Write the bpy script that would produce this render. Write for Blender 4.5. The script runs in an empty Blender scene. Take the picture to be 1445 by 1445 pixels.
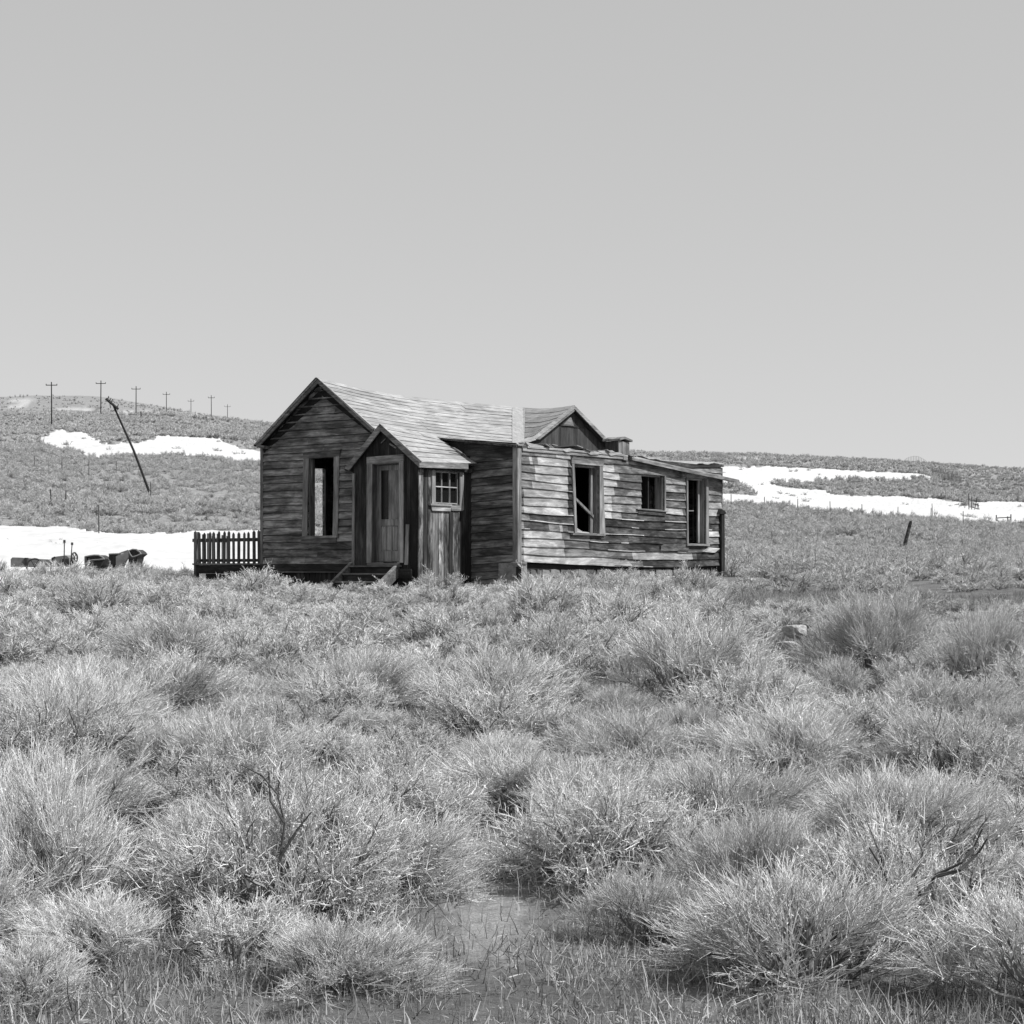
import bpy, math, random
import numpy as np
from mathutils import Vector, Matrix
random.seed(7)
rng = np.random.default_rng(11)
R = math.radians
SC = bpy.context.scene
COL = SC.collection

# ------------------------------------------------------------------ camera, sky, sun, exposure
F = 2350.0            # focal length in pixels of a 1445 px wide frame
CX, HY = 722.5, 800.0  # optical axis column and horizon row
EYE = 1.6
cam = bpy.data.cameras.new('camera')
cam.sensor_width = 36; cam.sensor_fit = 'HORIZONTAL'
cam.lens = F / 1445 * 36
cam.shift_y = (HY - 722.5) / 1445
cam.clip_start = 0.1; cam.clip_end = 20000
camo = bpy.data.objects.new('camera', cam); COL.objects.link(camo)
camo.location = (0, 0, EYE); camo.rotation_euler = (R(90), 0, 0)
SC.camera = camo
SUN_EL, SUN_AZ = 50.0, 110.0      # azimuth clockwise from +Y
world = bpy.data.worlds.new('World'); SC.world = world; world.use_nodes = True
nt = world.node_tree; nt.nodes.clear()
sky = nt.nodes.new('ShaderNodeTexSky'); sky.sky_type = 'NISHITA'; sky.sun_disc = False
sky.sun_elevation = R(SUN_EL); sky.sun_rotation = R(SUN_AZ)
sky.altitude = 2500; sky.air_density = 1.0; sky.dust_density = 3.0; sky.ozone_density = 1.0
bw = nt.nodes.new('ShaderNodeRGBToBW')            # black and white film
bg = nt.nodes.new('ShaderNodeBackground'); bg.inputs[1].default_value = 0.096
wo = nt.nodes.new('ShaderNodeOutputWorld')
d1 = nt.nodes.new('ShaderNodeMath'); d1.operation = 'DIVIDE'; d1.inputs[1].default_value = 4.4
pw_ = nt.nodes.new('ShaderNodeMath'); pw_.operation = 'POWER'; pw_.inputs[1].default_value = .25   # hazy, even film sky
mu = nt.nodes.new('ShaderNodeMath'); mu.operation = 'MULTIPLY'; mu.inputs[1].default_value = 4.4
nt.links.new(sky.outputs[0], bw.inputs[0]); nt.links.new(bw.outputs[0], d1.inputs[0]); nt.links.new(d1.outputs[0], pw_.inputs[0]); nt.links.new(pw_.outputs[0], mu.inputs[0]); nt.links.new(mu.outputs[0], bg.inputs[0]); nt.links.new(bg.outputs[0], wo.inputs[0])
sun = bpy.data.lights.new('sun', 'SUN'); sun.energy = 3.2; sun.angle = R(0.53); sun.color = (1, 1, 1)
suno = bpy.data.objects.new('sun', sun); COL.objects.link(suno)
sd = Vector((math.sin(R(SUN_AZ)) * math.cos(R(SUN_EL)), math.cos(R(SUN_AZ)) * math.cos(R(SUN_EL)), math.sin(R(SUN_EL))))
suno.rotation_euler = sd.to_track_quat('Z', 'Y').to_euler(); suno.location = sd * 60
SC.view_settings.view_transform = 'Standard'; SC.view_settings.look = 'None'
SC.view_settings.exposure = 0.62; SC.view_settings.gamma = 1.0; SC.view_settings.use_curve_mapping = False
SC.render.engine = 'CYCLES'
SC.cycles.max_bounces = 7; SC.cycles.diffuse_bounces = 5; SC.cycles.glossy_bounces = 2

# ------------------------------------------------------------------ materials (greys: the photograph is black and white)
class NT:
    def __init__(s, name):
        s.m = bpy.data.materials.new(name); s.m.use_nodes = True
        s.t = s.m.node_tree; s.t.nodes.clear()
        s.out = s.t.nodes.new('ShaderNodeOutputMaterial'); s.b = s.t.nodes.new('ShaderNodeBsdfPrincipled')
        s.t.links.new(s.b.outputs[0], s.out.inputs[0])
        s.b.inputs['Specular IOR Level'].default_value = 0.25
    def n(s, typ, **kw):
        nd = s.t.nodes.new(typ)
        for k, v in kw.items():
            if k in nd.inputs.keys(): nd.inputs[k].default_value = v
            else: setattr(nd, k, v)
        return nd
    def l(s, a, b): s.t.links.new(a, b)
    def math(s, op, a, b=None, c=None, clamp=False):
        nd = s.t.nodes.new('ShaderNodeMath'); nd.operation = op; nd.use_clamp = clamp
        for i, v in enumerate((a, b, c)):
            if v is None: continue
            if isinstance(v, (int, float)): nd.inputs[i].default_value = v
            else: s.l(v, nd.inputs[i])
        return nd.outputs[0]
    def rng(s, v, a, b, c, d):
        nd = s.t.nodes.new('ShaderNodeMapRange'); s.l(v, nd.inputs[0])
        for i, q in enumerate((a, b, c, d)): nd.inputs[i + 1].default_value = q
        return nd.outputs[0]
    def noise(s, vec, scale=(1, 1, 1), sc=1.0, detail=4, rough=0.55, dist=0.0, off=None):
        mp = s.t.nodes.new('ShaderNodeMapping'); mp.inputs['Scale'].default_value = scale
        s.l(vec, mp.inputs[0])
        if off is not None: s.l(off, mp.inputs['Location'])
        nd = s.t.nodes.new('ShaderNodeTexNoise'); nd.inputs['Scale'].default_value = sc
        nd.inputs['Detail'].default_value = detail; nd.inputs['Roughness'].default_value = rough; nd.inputs['Distortion'].default_value = dist
        s.l(mp.outputs[0], nd.inputs['Vector'])
        return nd.outputs[0]
    def finish(s, val, rough=0.9, bump=None, bstr=0.3, bdist=0.01):
        s.l(val, s.b.inputs['Base Color']); s.b.inputs['Roughness'].default_value = rough
        if bump is not None:
            bn = s.t.nodes.new('ShaderNodeBump'); bn.inputs['Strength'].default_value = bstr; bn.inputs['Distance'].default_value = bdist
            s.l(bump, bn.inputs['Height']); s.l(bn.outputs[0], s.b.inputs['Normal'])
        return s.m

def wood(name, lo, hi, axis='x', stain=0.6, stain_lo=0.35, patch=0.9, rnd=0.35, dist=.3, fk=1.0):
    """weathered boards: grain streaks along the board, dark water and soot stains, per-board tone"""
    n = NT(name)
    co = n.n('ShaderNodeTexCoord').outputs['Object']
    inf = n.n('ShaderNodeObjectInfo').outputs['Random']
    off = n.n('ShaderNodeCombineXYZ'); r2 = n.math('MULTIPLY', inf, 37.0)
    for i in range(3): n.l(r2, off.inputs[i])
    k = {'x': (1.3, 30, 30), 'y': (30, 1.3, 30), 'z': (30, 30, 1.3)}[axis]
    kp = {'x': (1.1, 4.6, 4.6), 'y': (4.6, 1.1, 4.6), 'z': (3.0, 3.0, .7)}[axis]
    streak = n.noise(co, k, 1.0, 6, 0.62, dist, off.outputs[0])
    fine = n.noise(co, tuple(q * 3.2 for q in k), 1.0, 3, 0.6, 0, off.outputs[0])
    st = n.noise(co, kp, patch, 5, 0.62, 0.6)
    st2 = n.noise(co, tuple(q * 2.3 for q in kp), patch * 1.3, 4, 0.6, 0.4, off.outputs[0])
    a = n.rng(streak, .3, .7, lo, hi)
    a = n.math('MULTIPLY', a, n.rng(fine, .3, .7, 1 - .28 * fk, 1 + .22 * fk))
    s1 = n.rng(st, .42, .59, stain_lo, 1.12)
    s2 = n.rng(st2, .38, .62, 1 - stain * .75, 1.1)
    a = n.math('MULTIPLY', a, n.math('MULTIPLY', s1, s2))
    a = n.math('MULTIPLY', a, n.rng(inf, 0, 1, 1 - rnd, 1 + rnd * .7))
    a = n.math('MAXIMUM', a, 0.012)
    return n.finish(a, .88, n.math('ADD', streak, fine), .55, .006)

def plain(name, lo, hi, sc=6, rough=.85, metal=0, bstr=.3, bd=.01):
    n = NT(name); co = n.n('ShaderNodeTexCoord').outputs['Object']
    a = n.noise(co, (1, 1, 1), sc, 6, .65, .3)
    n.b.inputs['Metallic'].default_value = metal
    return n.finish(n.rng(a, .3, .7, lo, hi), rough, a, bstr, bd)

M = {}
M['siding_dark'] = wood('dark_weathered_siding', .12, .42, 'y', .6, .42, dist=.1)
M['siding_b'] = wood('weathered_end_wall_siding', .11, .40, 'y', .6, .42, dist=.1)
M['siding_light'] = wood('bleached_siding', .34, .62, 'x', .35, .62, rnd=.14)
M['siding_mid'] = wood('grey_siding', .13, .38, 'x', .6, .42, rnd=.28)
M['siding_burnt_shadow'] = wood('soot_and_shadow_siding', .03, .16, 'x', .85, .35, rnd=.35)  # sooty boards, and the painted casing shadow beside the braced window
M['trim_y'] = wood('grey_trim_y', .11, .30, 'y', .4, .6)
M['trim_x'] = wood('grey_trim_x', .17, .40, 'x', .4, .6)
M['trim_z'] = wood('grey_trim_z', .14, .34, 'z', .4, .6, rnd=.2)
M['trim_zl'] = wood('pale_trim_z', .17, .38, 'z', .4, .6, rnd=.2)
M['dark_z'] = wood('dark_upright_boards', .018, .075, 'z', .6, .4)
M['porch_z'] = wood('peeling_upright_boards', .07, .46, 'z', .95, .25, patch=1.5)
M['soffit_shade'] = wood('soffit_shade_board', .008, .03, 'y', .5, .5)  # near-black: shade under the roof overhang painted into the board colour
M['dark_y'] = wood('dark_board_y', .02, .07, 'y', .6, .45)
M['door_z'] = wood('door_wood', .19, .40, 'z', .35, .65, rnd=.15)
M['roof_x'] = wood('bleached_roof_x', .26, .46, 'x', .24, .82, rnd=.10, dist=0, fk=.6)
M['roof_y'] = wood('bleached_roof_y', .20, .36, 'y', .2, .85, rnd=.10, dist=0, fk=.6)
M['roof_dark'] = wood('dark_roof_edge', .03, .10, 'x', .5, .5)
M['metal_pale'] = plain('pale_sheet_metal', .22, .40, 9, .6, .0)
M['metal_rust'] = plain('rusty_sheet_metal', .04, .13, 5, .7, .0)
M['metal_grey'] = plain('dull_sheet_metal', .12, .26, 4, .6, .0)
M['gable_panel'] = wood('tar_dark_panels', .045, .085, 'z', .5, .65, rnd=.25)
M['inside'] = plain('dark_interior', .012, .03, 3)  # near-black rooms and backing behind openings and board gaps
M['glass'] = plain('dark_glass', .008, .015, 2, .25)
M['stone'] = plain('field_stone', .14, .32, 7, .9, 0, .8, .03)
M['stone_dark'] = plain('foundation_rubble', .06, .17, 6, .9, 0, .8, .03)
M['rock_pale'] = plain('pale_granite', .26, .58, 14, .9, 0, 1.0, .06)
M['pole'] = plain('pole_wood', .012, .035, 8)
M['post'] = plain('post_wood', .03, .10, 12)
M['plank_pale'] = wood('bleached_plank', .3, .55, 'x', .3, .7)
M['iron'] = plain('iron', .02, .06, 10, .6)
M['picket'] = wood('picket_wood', .06, .20, 'z', .5, .5)

def twig_mat(name, lo, hi):
    n = NT(name)
    g = n.n('ShaderNodeNewGeometry').outputs['Random Per Island']
    inf = n.n('ShaderNodeObjectInfo').outputs['Random']
    a = n.rng(g, 0, 1, lo, hi)
    a = n.math('MULTIPLY', a, n.rng(inf, 0, 1, .8, 1.15))
    return n.finish(a, .8)
M['twig'] = twig_mat('pale_twig', .34, .92)
M['twig_grey'] = twig_mat('grey_twig', .26, .62)
M['stem'] = twig_mat('woody_stem', .08, .34)
M['twig_far'] = twig_mat('far_twig', .34, .70)
M['straw'] = twig_mat('dry_straw', .18, .56)

def snow_mat():
    n = NT('snow_surface'); co = n.n('ShaderNodeTexCoord').outputs['Object']
    a = n.noise(co, (1, 1, 1), .6, 5, .6); b = n.noise(co, (1, 1, 1), 4, 4, .6)
    return n.finish(n.rng(a, .3, .7, .54, .64), .8, n.math('ADD', a, n.math('MULTIPLY', b, .2)), .25, .15)
M['snow'] = snow_mat()

def ground_mat():
    n = NT('high_desert_ground'); co = n.n('ShaderNodeTexCoord').outputs['Object']
    big = n.noise(co, (1, 1, 1), .05, 4, .6); mid = n.noise(co, (1, 1, 1), .9, 6, .65); fine = n.noise(co, (1, 1, 1), 14, 6, .7); grit = n.noise(co, (1, 1, 1), 70, 3, .7)
    a = n.rng(mid, .35, .65, .10, .19)
    a = n.math('MULTIPLY', a, n.rng(fine, .3, .7, .72, 1.25))
    a = n.math('MULTIPLY', a, n.rng(grit, .3, .7, .75, 1.25))
    a = n.math('MULTIPLY', a, n.rng(big, .35, .65, .85, 1.12))
    at = n.n('ShaderNodeAttribute', attribute_name='bare').outputs['Fac']
    mx = n.n('ShaderNodeMix', data_type='FLOAT'); n.l(at, mx.inputs[0]); n.l(a, mx.inputs[2]); n.l(n.math('MULTIPLY', n.math('MULTIPLY', n.rng(fine, .3, .7, .36, .58), n.rng(grit, .35, .65, .6, 1.3)), n.rng(mid, .35, .65, .85, 1.12)), mx.inputs[3])
    return n.finish(mx.outputs[0], .95, n.math('ADD', fine, grit), .6, .02)
M['ground'] = ground_mat()

# ------------------------------------------------------------------ helpers
def tag(o, label=None, cat=None, group=None, kind=None):
    if label: o['label'] = label
    if cat: o['category'] = cat
    if group: o['group'] = group
    if kind: o['kind'] = kind
    return o
def empty(name, loc=(0, 0, 0), rz=0):
    o = bpy.data.objects.new(name, None); COL.objects.link(o); o.location = loc; o.rotation_euler = (0, 0, rz); o.empty_display_size = .2
    return o
def mesh_obj(name, verts, faces, mats, parent=None, midx=None, smooth=False, loc=None):
    me = bpy.data.meshes.new(name); me.from_pydata([tuple(v) for v in verts], [], faces)
    for m in (mats if isinstance(mats, (list, tuple)) else [mats]): me.materials.append(m)
    if midx: me.polygons.foreach_set('material_index', midx)
    if smooth: me.polygons.foreach_set('use_smooth', [True] * len(me.polygons))
    me.update()
    o = bpy.data.objects.new(name, me); COL.objects.link(o)
    if parent: o.parent = parent
    if loc: o.location = loc
    return o
def fast_mesh(name, V, Q, mats, midx=None, smooth=False):
    me = bpy.data.meshes.new(name)
    V = np.asarray(V, dtype=np.float32); Q = np.asarray(Q, dtype=np.int32); k = Q.shape[1]
    me.vertices.add(len(V)); me.vertices.foreach_set('co', V.ravel())
    me.loops.add(Q.size); me.loops.foreach_set('vertex_index', Q.ravel())
    me.polygons.add(len(Q)); me.polygons.foreach_set('loop_start', np.arange(0, Q.size, k, dtype=np.int32))
    for m in mats: me.materials.append(m)
    if midx is not None: me.polygons.foreach_set('material_index', np.asarray(midx, dtype=np.int32))
    me.polygons.foreach_set('use_smooth', np.full(len(Q), smooth))
    me.update(calc_edges=True)
    return me
def _h(ix, iy, seed):
    h = (ix.astype(np.int64) * 374761393 + iy.astype(np.int64) * 668265263 + seed * 1442695041) & 0xffffffff
    h = ((h ^ (h >> 13)) * 1274126177) & 0xffffffff
    return ((h ^ (h >> 16)) & 0xffff) / 65535.0
def vn(x, y, f, seed=0):
    x = np.asarray(x, float) * f; y = np.asarray(y, float) * f
    ix = np.floor(x); iy = np.floor(y); fx = x - ix; fy = y - iy
    fx = fx * fx * (3 - 2 * fx); fy = fy * fy * (3 - 2 * fy)
    a = _h(ix, iy, seed); b = _h(ix + 1, iy, seed); c = _h(ix, iy + 1, seed); d = _h(ix + 1, iy + 1, seed)
    return ((a * (1 - fx) + b * fx) * (1 - fy) + (c * (1 - fx) + d * fx) * fy) * 2 - 1
def fbm(x, y, f, seed=0, o=3):
    return sum(vn(x, y, f * 2 ** i, seed + i * 17) * .5 ** i for i in range(o))

# ------------------------------------------------------------------ terrain: heights surveyed along rays from the viewpoint
YN = np.array([.5, 8, 12, 20, 28, 34, 45, 60, 90, 133, 210, 341, 423, 640, 960, 1100, 1500.])
NEAR = [0, 0, .10, .45, .84, 1.0]
COLS = {
 -300: [812, 796, 750, 697, 636, 602, 589, 585, 580, 562, 580],
 14:   [812, 796, 750, 697, 636, 602, 589, 585, 580, 560, 580],
 60:   [812, 796, 750, 697, 636, 602, 589, 585, 580, 558, 578],
 140:  [813, 796, 751, 698, 637, 602, 588, 586, 581, 559, 578],
 180:  [813, 796, 752, 699, 637, 602, 589, 587, 583, 566, 583],
 237:  [814, 796, 753, 700, 638, 604, 590, 587, 585, 575, 590],
 300:  [814, 797, 755, 702, 641, 608, 597, 591, 591, 589, 603],
 375:  [815, 797, 756, 704, 645, 615, 606, 600, 600, 600, 615],
 560:  [817, 798, 765, 720, 672, 645, 630, 622, 620, 622, 635],
 890:  [820, 802, 775, 738, 693, 660, 650, 643, 641, 645, 660],
 1010: [820, 803, 778, 744, 701, 668, 652, 644, 642, 646, 665],
 1150: [820, 803, 780, 748, 709, 678, 660, 650, 647, 652, 670],
 1300: [821, 804, 783, 754, 716, 686, 670, 659, 655, 660, 680],
 1430: [822, 806, 787, 758, 722, 697, 683, 671, 665, 672, 690],
 1750: [824, 810, 795, 768, 735, 712, 700, 688, 682, 690, 705]}
cpx = np.array(sorted(COLS)); LY = np.log(YN)
def hermite(xs, ys, xq):
    h = np.diff(xs); d = np.diff(ys) / h; m = np.zeros(len(xs))
    for i in range(1, len(xs) - 1):
        if d[i - 1] * d[i] > 0: m[i] = 2 * d[i - 1] * d[i] / (d[i - 1] + d[i])
    m[0] = d[0]; m[-1] = d[-1]
    i = np.clip(np.searchsorted(xs, xq) - 1, 0, len(h) - 1); t = (xq - xs[i]) / h[i]
    return ((2*t**3-3*t**2+1)*ys[i] + (t**3-2*t**2+t)*h[i]*m[i] + (-2*t**3+3*t**2)*ys[i+1] + (t**3-t**2)*h[i]*m[i+1])
LYF = np.linspace(LY[0], LY[-1], 600); PXF = np.arange(-300, 1751, 10.0)
T0 = np.zeros((len(cpx), len(LYF)))
for i, c in enumerate(cpx):
    z = np.concatenate([NEAR, EYE + (HY - np.array(COLS[c], float)) / F * YN[6:]])
    # interpolate elevation ratio beyond 34 m for a smooth hill
    T0[i] = hermite(LY, z / YN ** .6, LYF) * np.exp(LYF) ** .6
T1 = np.array([np.interp(PXF, cpx, T0[:, j]) for j in range(len(LYF))])       # [Y, px]
k = np.hanning(9); k /= k.sum()
T1 = np.array([np.convolve(np.pad(r, 4, mode='edge'), k, 'valid') for r in T1])
def zbase(x, y):
    x = np.asarray(x, float); y = np.asarray(y, float); yy = np.clip(y, .6, 1499)
    px = np.clip(CX + F * x / yy, -299.9, 1749.9); q = (px + 300) / 10; i = q.astype(int); fi = q - i
    p = (np.log(yy) - LY[0]) / (LYF[1] - LYF[0]); j = np.clip(p.astype(int), 0, len(LYF) - 2); fj = p - j
    return (T1[j, i] * (1 - fi) + T1[j, i + 1] * fi) * (1 - fj) + (T1[j + 1, i] * (1 - fi) + T1[j + 1, i + 1] * fi) * fj
def zg(x, y):
    x = np.asarray(x, float); y = np.asarray(y, float)
    amp = np.clip((y - 4) / 6, 0, 1)
    near = .05 * fbm(x, y, 1.1, 3) + .07 * vn(x, y, .33, 9)
    far = np.clip((y - 60) / 120, 0, 1) * (.35 * fbm(x, y, .045, 5, 3))
    return zbase(x, y) + amp * near + far
_ys = np.exp(np.linspace(math.log(5.2), math.log(1090), 900))
def ground_at(px, py):
    """the ground point seen at a pixel of the 1445 px picture"""
    x = (px - CX) / F * _ys; yp = HY - (zbase(x, _ys) - EYE) / _ys * F
    k = np.argmax(yp <= py) if np.any(yp <= py) else len(_ys) - 1
    Y = _ys[k]
    return (px - CX) / F * Y, Y, float(zg((px - CX) / F * Y, Y))

def inpoly(px, py, poly):
    px = np.asarray(px, float); py = np.asarray(py, float); r = np.zeros(px.shape, bool); n = len(poly)
    for i in range(n):
        x1, y1 = poly[i]; x2, y2 = poly[(i + 1) % n]
        if y1 == y2: continue
        c = ((y1 > py) != (y2 > py)) & (px < (x2 - x1) * (py - y1) / (y2 - y1) + x1)
        r ^= c
    return r
z4 = lambda L: [(a / 3.803, 520 + b / 3.803) for a, b in L]
z5 = lambda L: [(1000 + a / 3.247, 620 + b / 3.247) for a, b in L]
S_far = z4([(213,382),(250,370),(285,350),(290,337),(352,335),(360,348),(465,353),(485,375),(555,392),(510,402),(600,404),(690,398),(730,402),(820,385),(840,373),(900,375),(1180,385),(1215,403),(1290,425),(1370,445),(1600,447),(1600,484),(1410,482),(1300,478),(1200,465),(1000,450),(900,440),(740,440),(700,432),(640,434),(600,457),(480,459),(430,457),(470,435),(420,415),(300,402),(220,385)])
S_near = z4([(-700,862),(130,855),(400,857),(440,875),(560,885),(740,890),(1045,885),(1500,885),(1500,1054),(-700,1054)])
S_right = z5([(-740,168),(-500,140),(-250,120),(60,125),(300,133),(600,142),(760,148),(960,160),(1020,175),(1020,183),(820,175),(700,178),(500,170),(480,187),(300,185),(262,195),(300,210),(420,230),(540,235),(550,248),(640,260),(860,268),(1065,280),(1080,290),(1180,300),(1300,300),(1400,290),(1600,290),(1600,380),(1400,370),(1240,362),(1050,350),(900,332),(860,322),(620,305),(550,300),(400,290),(200,275),(60,275),(-250,262),(-500,190)])
ISL = [z5([(-250,185),(90,190),(250,235),(190,258),(60,250),(-250,250)]), z5([(1130,302),(1210,306),(1225,316),(1140,316)]), z5([(1320,320),(1450,314),(1450,332),(1330,330)])]
def snow_test(px, py):
    a = px + 2.2 * vn(px, py * 2, .22, 31) + 1.2 * vn(px, py * 2, .6, 33); b = py + 1.3 * vn(px, py * 2, .2, 35) + .6 * vn(px, py, .7, 36)
    s1 = inpoly(a, b, S_far); s2 = inpoly(a, b, S_near); s3 = inpoly(a, b, S_right)
    for p in ISL: s3 &= ~inpoly(a, b, p)
    return s1, s2, s3
def snow_all(px, py, Y):
    # the outlines are where the snow shows over the brush in front of it: the sheet itself reaches lower
    r = [np.zeros(np.shape(px), bool)] * 3
    for k_ in (0, .5, 1.0):
        t = snow_test(px, py - k_ * .55 * F / Y); r = [a | b for a, b in zip(r, t)]
    return r
BARE = [(30,566,24,4),(22,573,22,2),(123,578,13,4),(182,583.5,14,4),(205,583,11,4),(95,578,22,2),(312,608,18,3),(350,611,18,2.5),(25,592,36,1.3),(1062,647,26,2.5),(695,1250,70,110),(225,952,70,15)]

def build_terrain():
    ys = np.concatenate([[-300.0, 3.0], np.exp(np.linspace(math.log(3.6), math.log(1499), 300))])
    px = np.concatenate([[-24000, -9000, -4000, -2200, -1400, -900, -600, -420], np.arange(-300, 1751, 5.0), [1900, 2200, 2700, 3600, 6000, 12000, 26000]])
    PX, YY = np.meshgrid(px, ys); X = (PX - CX) / F * YY
    X[0] = (px - CX) / 26000 * 500; Z = zg(X, YY); Z[0] = 0.0
    V = np.stack([X, YY, Z], -1).reshape(-1, 3)
    nr, nc = X.shape; i = np.arange(nr - 1)[:, None] * nc + np.arange(nc - 1)[None, :]
    Q = np.stack([i, i + 1, i + nc + 1, i + nc], -1).reshape(-1, 4)
    me = fast_mesh('ground', V, Q, [M['ground']], smooth=True)
    yp = HY - (zbase(X, np.maximum(YY, 1)) - EYE) / np.maximum(YY, 1) * F
    b = np.zeros(X.shape)
    for (cx, cy, rx, ry) in BARE:
        d = ((PX - cx) / rx) ** 2 + ((yp - cy) / ry) ** 2
        b = np.maximum(b, np.clip(1.25 - d + .5 * vn(PX, yp * 3, .12, 8), 0, 1))
    b = np.where(YY < 60, b * .42, np.maximum(b, .4 * np.clip((YY - 60) / 40, 0, 1))); b[0] = 0
    at = me.attributes.new('bare', 'FLOAT', 'POINT'); at.data.foreach_set('value', b.ravel().astype(np.float32))
    o = bpy.data.objects.new('ground', me); COL.objects.link(o); tag(o, 'dry sandy ground rising into brush covered hills', None, None, 'structure')
build_terrain()

def build_snow(name, label, x0, x1, y0, y1, which, step=1.0, sy=.5):
    pxs = np.arange(x0, x1 + step, step); pys = np.arange(y0, y1 + sy, sy)
    PX, PY = np.meshgrid(pxs, pys); YY = np.zeros(PX.shape)
    for j, p in enumerate(pxs):
        x = (p - CX) / F * _ys; yp = HY - (zbase(x, _ys) - EYE) / _ys * F
        m = np.maximum.accumulate(-yp); YY[:, j] = np.interp(-pys, m, _ys)
    X = (PX - CX) / F * YY; ins = snow_all(PX, PY, YY)[which]
    cell = ins[:-1, :-1] & ins[1:, :-1] & ins[:-1, 1:] & ins[1:, 1:]
    cnt = np.zeros(PX.shape, int)
    cnt[:-1, :-1] += cell; cnt[1:, :-1] += cell; cnt[:-1, 1:] += cell; cnt[1:, 1:] += cell
    Z = zg(X, YY) + np.where(cnt == 4, .22, -.1) + .05 * vn(X, YY, .4, 71)
    nr, nc = PX.shape; i = np.arange(nr - 1)[:, None] * nc + np.arange(nc - 1)[None, :]
    Q = np.stack([i + nc, i + nc + 1, i + 1, i], -1)[cell]
    used = np.unique(Q); remap = -np.ones(nr * nc, int); remap[used] = np.arange(len(used))
    V = np.stack([X, YY, Z], -1).reshape(-1, 3)[used]
    me = fast_mesh(name, V, remap[Q], [M['snow']], smooth=True)
    o = bpy.data.objects.new(name, me); COL.objects.link(o); tag(o, label, None, None, 'structure')
build_snow('snow', 'long white snow patch across the upper left hillside', 50, 425, 606, 652, 0, 1, .5)
build_snow('snow', 'white snow field at the foot of the left hill', -170, 400, 743, 805, 1, 1.5, .6)
build_snow('snow', 'forked white snow patch across the right hillside', 760, 1490, 652, 746, 2, 1, .5)

# ------------------------------------------------------------------ house frame
PHI = math.atan2(.813, .582); RW = Vector((-2.754, 35.85))
U = Vector((math.cos(PHI), math.sin(PHI))); Vv = Vector((-U.y, U.x))
def tolocal(x, y):
    d = Vector((x, y)) - RW; return d.dot(U), d.dot(Vv)
CAML = Vector(tolocal(0, 0))
def ray(px):
    e = Vector(((px - CX) / F, 1.0)); return Vector((e.dot(U), e.dot(Vv)))
class Fr:
    """vertical plane in house coordinates: origin, direction to the viewer's right; d counts inward"""
    def __init__(s, o, d): s.o = Vector(o); s.d = Vector(d); s.i = Vector((-s.d.y, s.d.x))
    def inv(s, px, py):
        e = ray(px); den = s.d.x * e.y - s.d.y * e.x; w = CAML - s.o
        k = (w.x * s.d.y - w.y * s.d.x) / (e.y * s.d.x - e.x * s.d.y) if True else 0
        k = -(w.x * s.i.x + w.y * s.i.y) / (e.x * s.i.x + e.y * s.i.y)
        p = w + e * k
        return p.dot(s.d), EYE + (HY - py) / F * k
    def P(s, a, d, z):
        q = s.o + s.d * a + s.i * d; return (q.x, q.y, z)
house = empty('abandoned_house', (RW.x, RW.y, 0), PHI)
tag(house, 'weathered abandoned wooden house with sagging roof and glassless windows', 'house')
L_Y = 3.615
PXF_, PYS, BX, CYW, END = -1.016, -1.757, .784, -2.963, 9.73
FA = Fr((0, 0), (0, -1)); FB = Fr((BX, 0), (0, -1)); FP = Fr((PXF_, 0), (0, -1)); FS = Fr((0, PYS), (1, 0))
FC = Fr((0, CYW), (1, 0)); FG = Fr((0, -.1), (1, 0)); FGO = Fr((0, -.25), (1, 0)); FAO = Fr((-.2, 0), (0, -1)); FPO = Fr((PXF_ - .12, 0), (0, -1))
FMID = Fr((0, L_Y / 2), (1, 0)); FLW = Fr((0, L_Y), (1, 0))

def prism(name, parent, fr, pts, d0, d1, mat):
    """polygon (s,z) extruded between depths d0 and d1 of a frame"""
    n = len(pts); V = [fr.P(a, d0, z) for a, z in pts] + [fr.P(a, d1, z) for a, z in pts]
    Fc = [tuple(range(n)), tuple(range(2 * n - 1, n - 1, -1))] + [(i, i + n, (i + 1) % n + n, (i + 1) % n) for i in range(n)]
    return mesh_obj(name, V, Fc, mat, parent)
def ppx(name, parent, fr, pix, d0, d1, mat):
    f2 = Fr(fr.o + fr.i * d0, fr.d); return prism(name, parent, fr, [f2.inv(*p) for p in pix], d0, d1, mat)
def rect(s0, s1, z0, z1): return [(s0, z0), (s1, z0), (s1, z1), (s0, z1)]
def box(name, parent, x0, x1, y0, y1, z0, z1, mat):
    V = [(x, y, z) for z in (z0, z1) for y in (y0, y1) for x in (x0, x1)]
    return mesh_obj(name, V, [(0,2,3,1),(4,5,7,6),(0,1,5,4),(2,6,7,3),(0,4,6,2),(1,3,7,5)], mat, parent)
def curve(fr, pix):
    q = sorted(fr.inv(*p) for p in pix); xs = [a for a, b in q]; ys = [b for a, b in q]
    return lambda s: float(np.interp(s, xs, ys))

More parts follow.
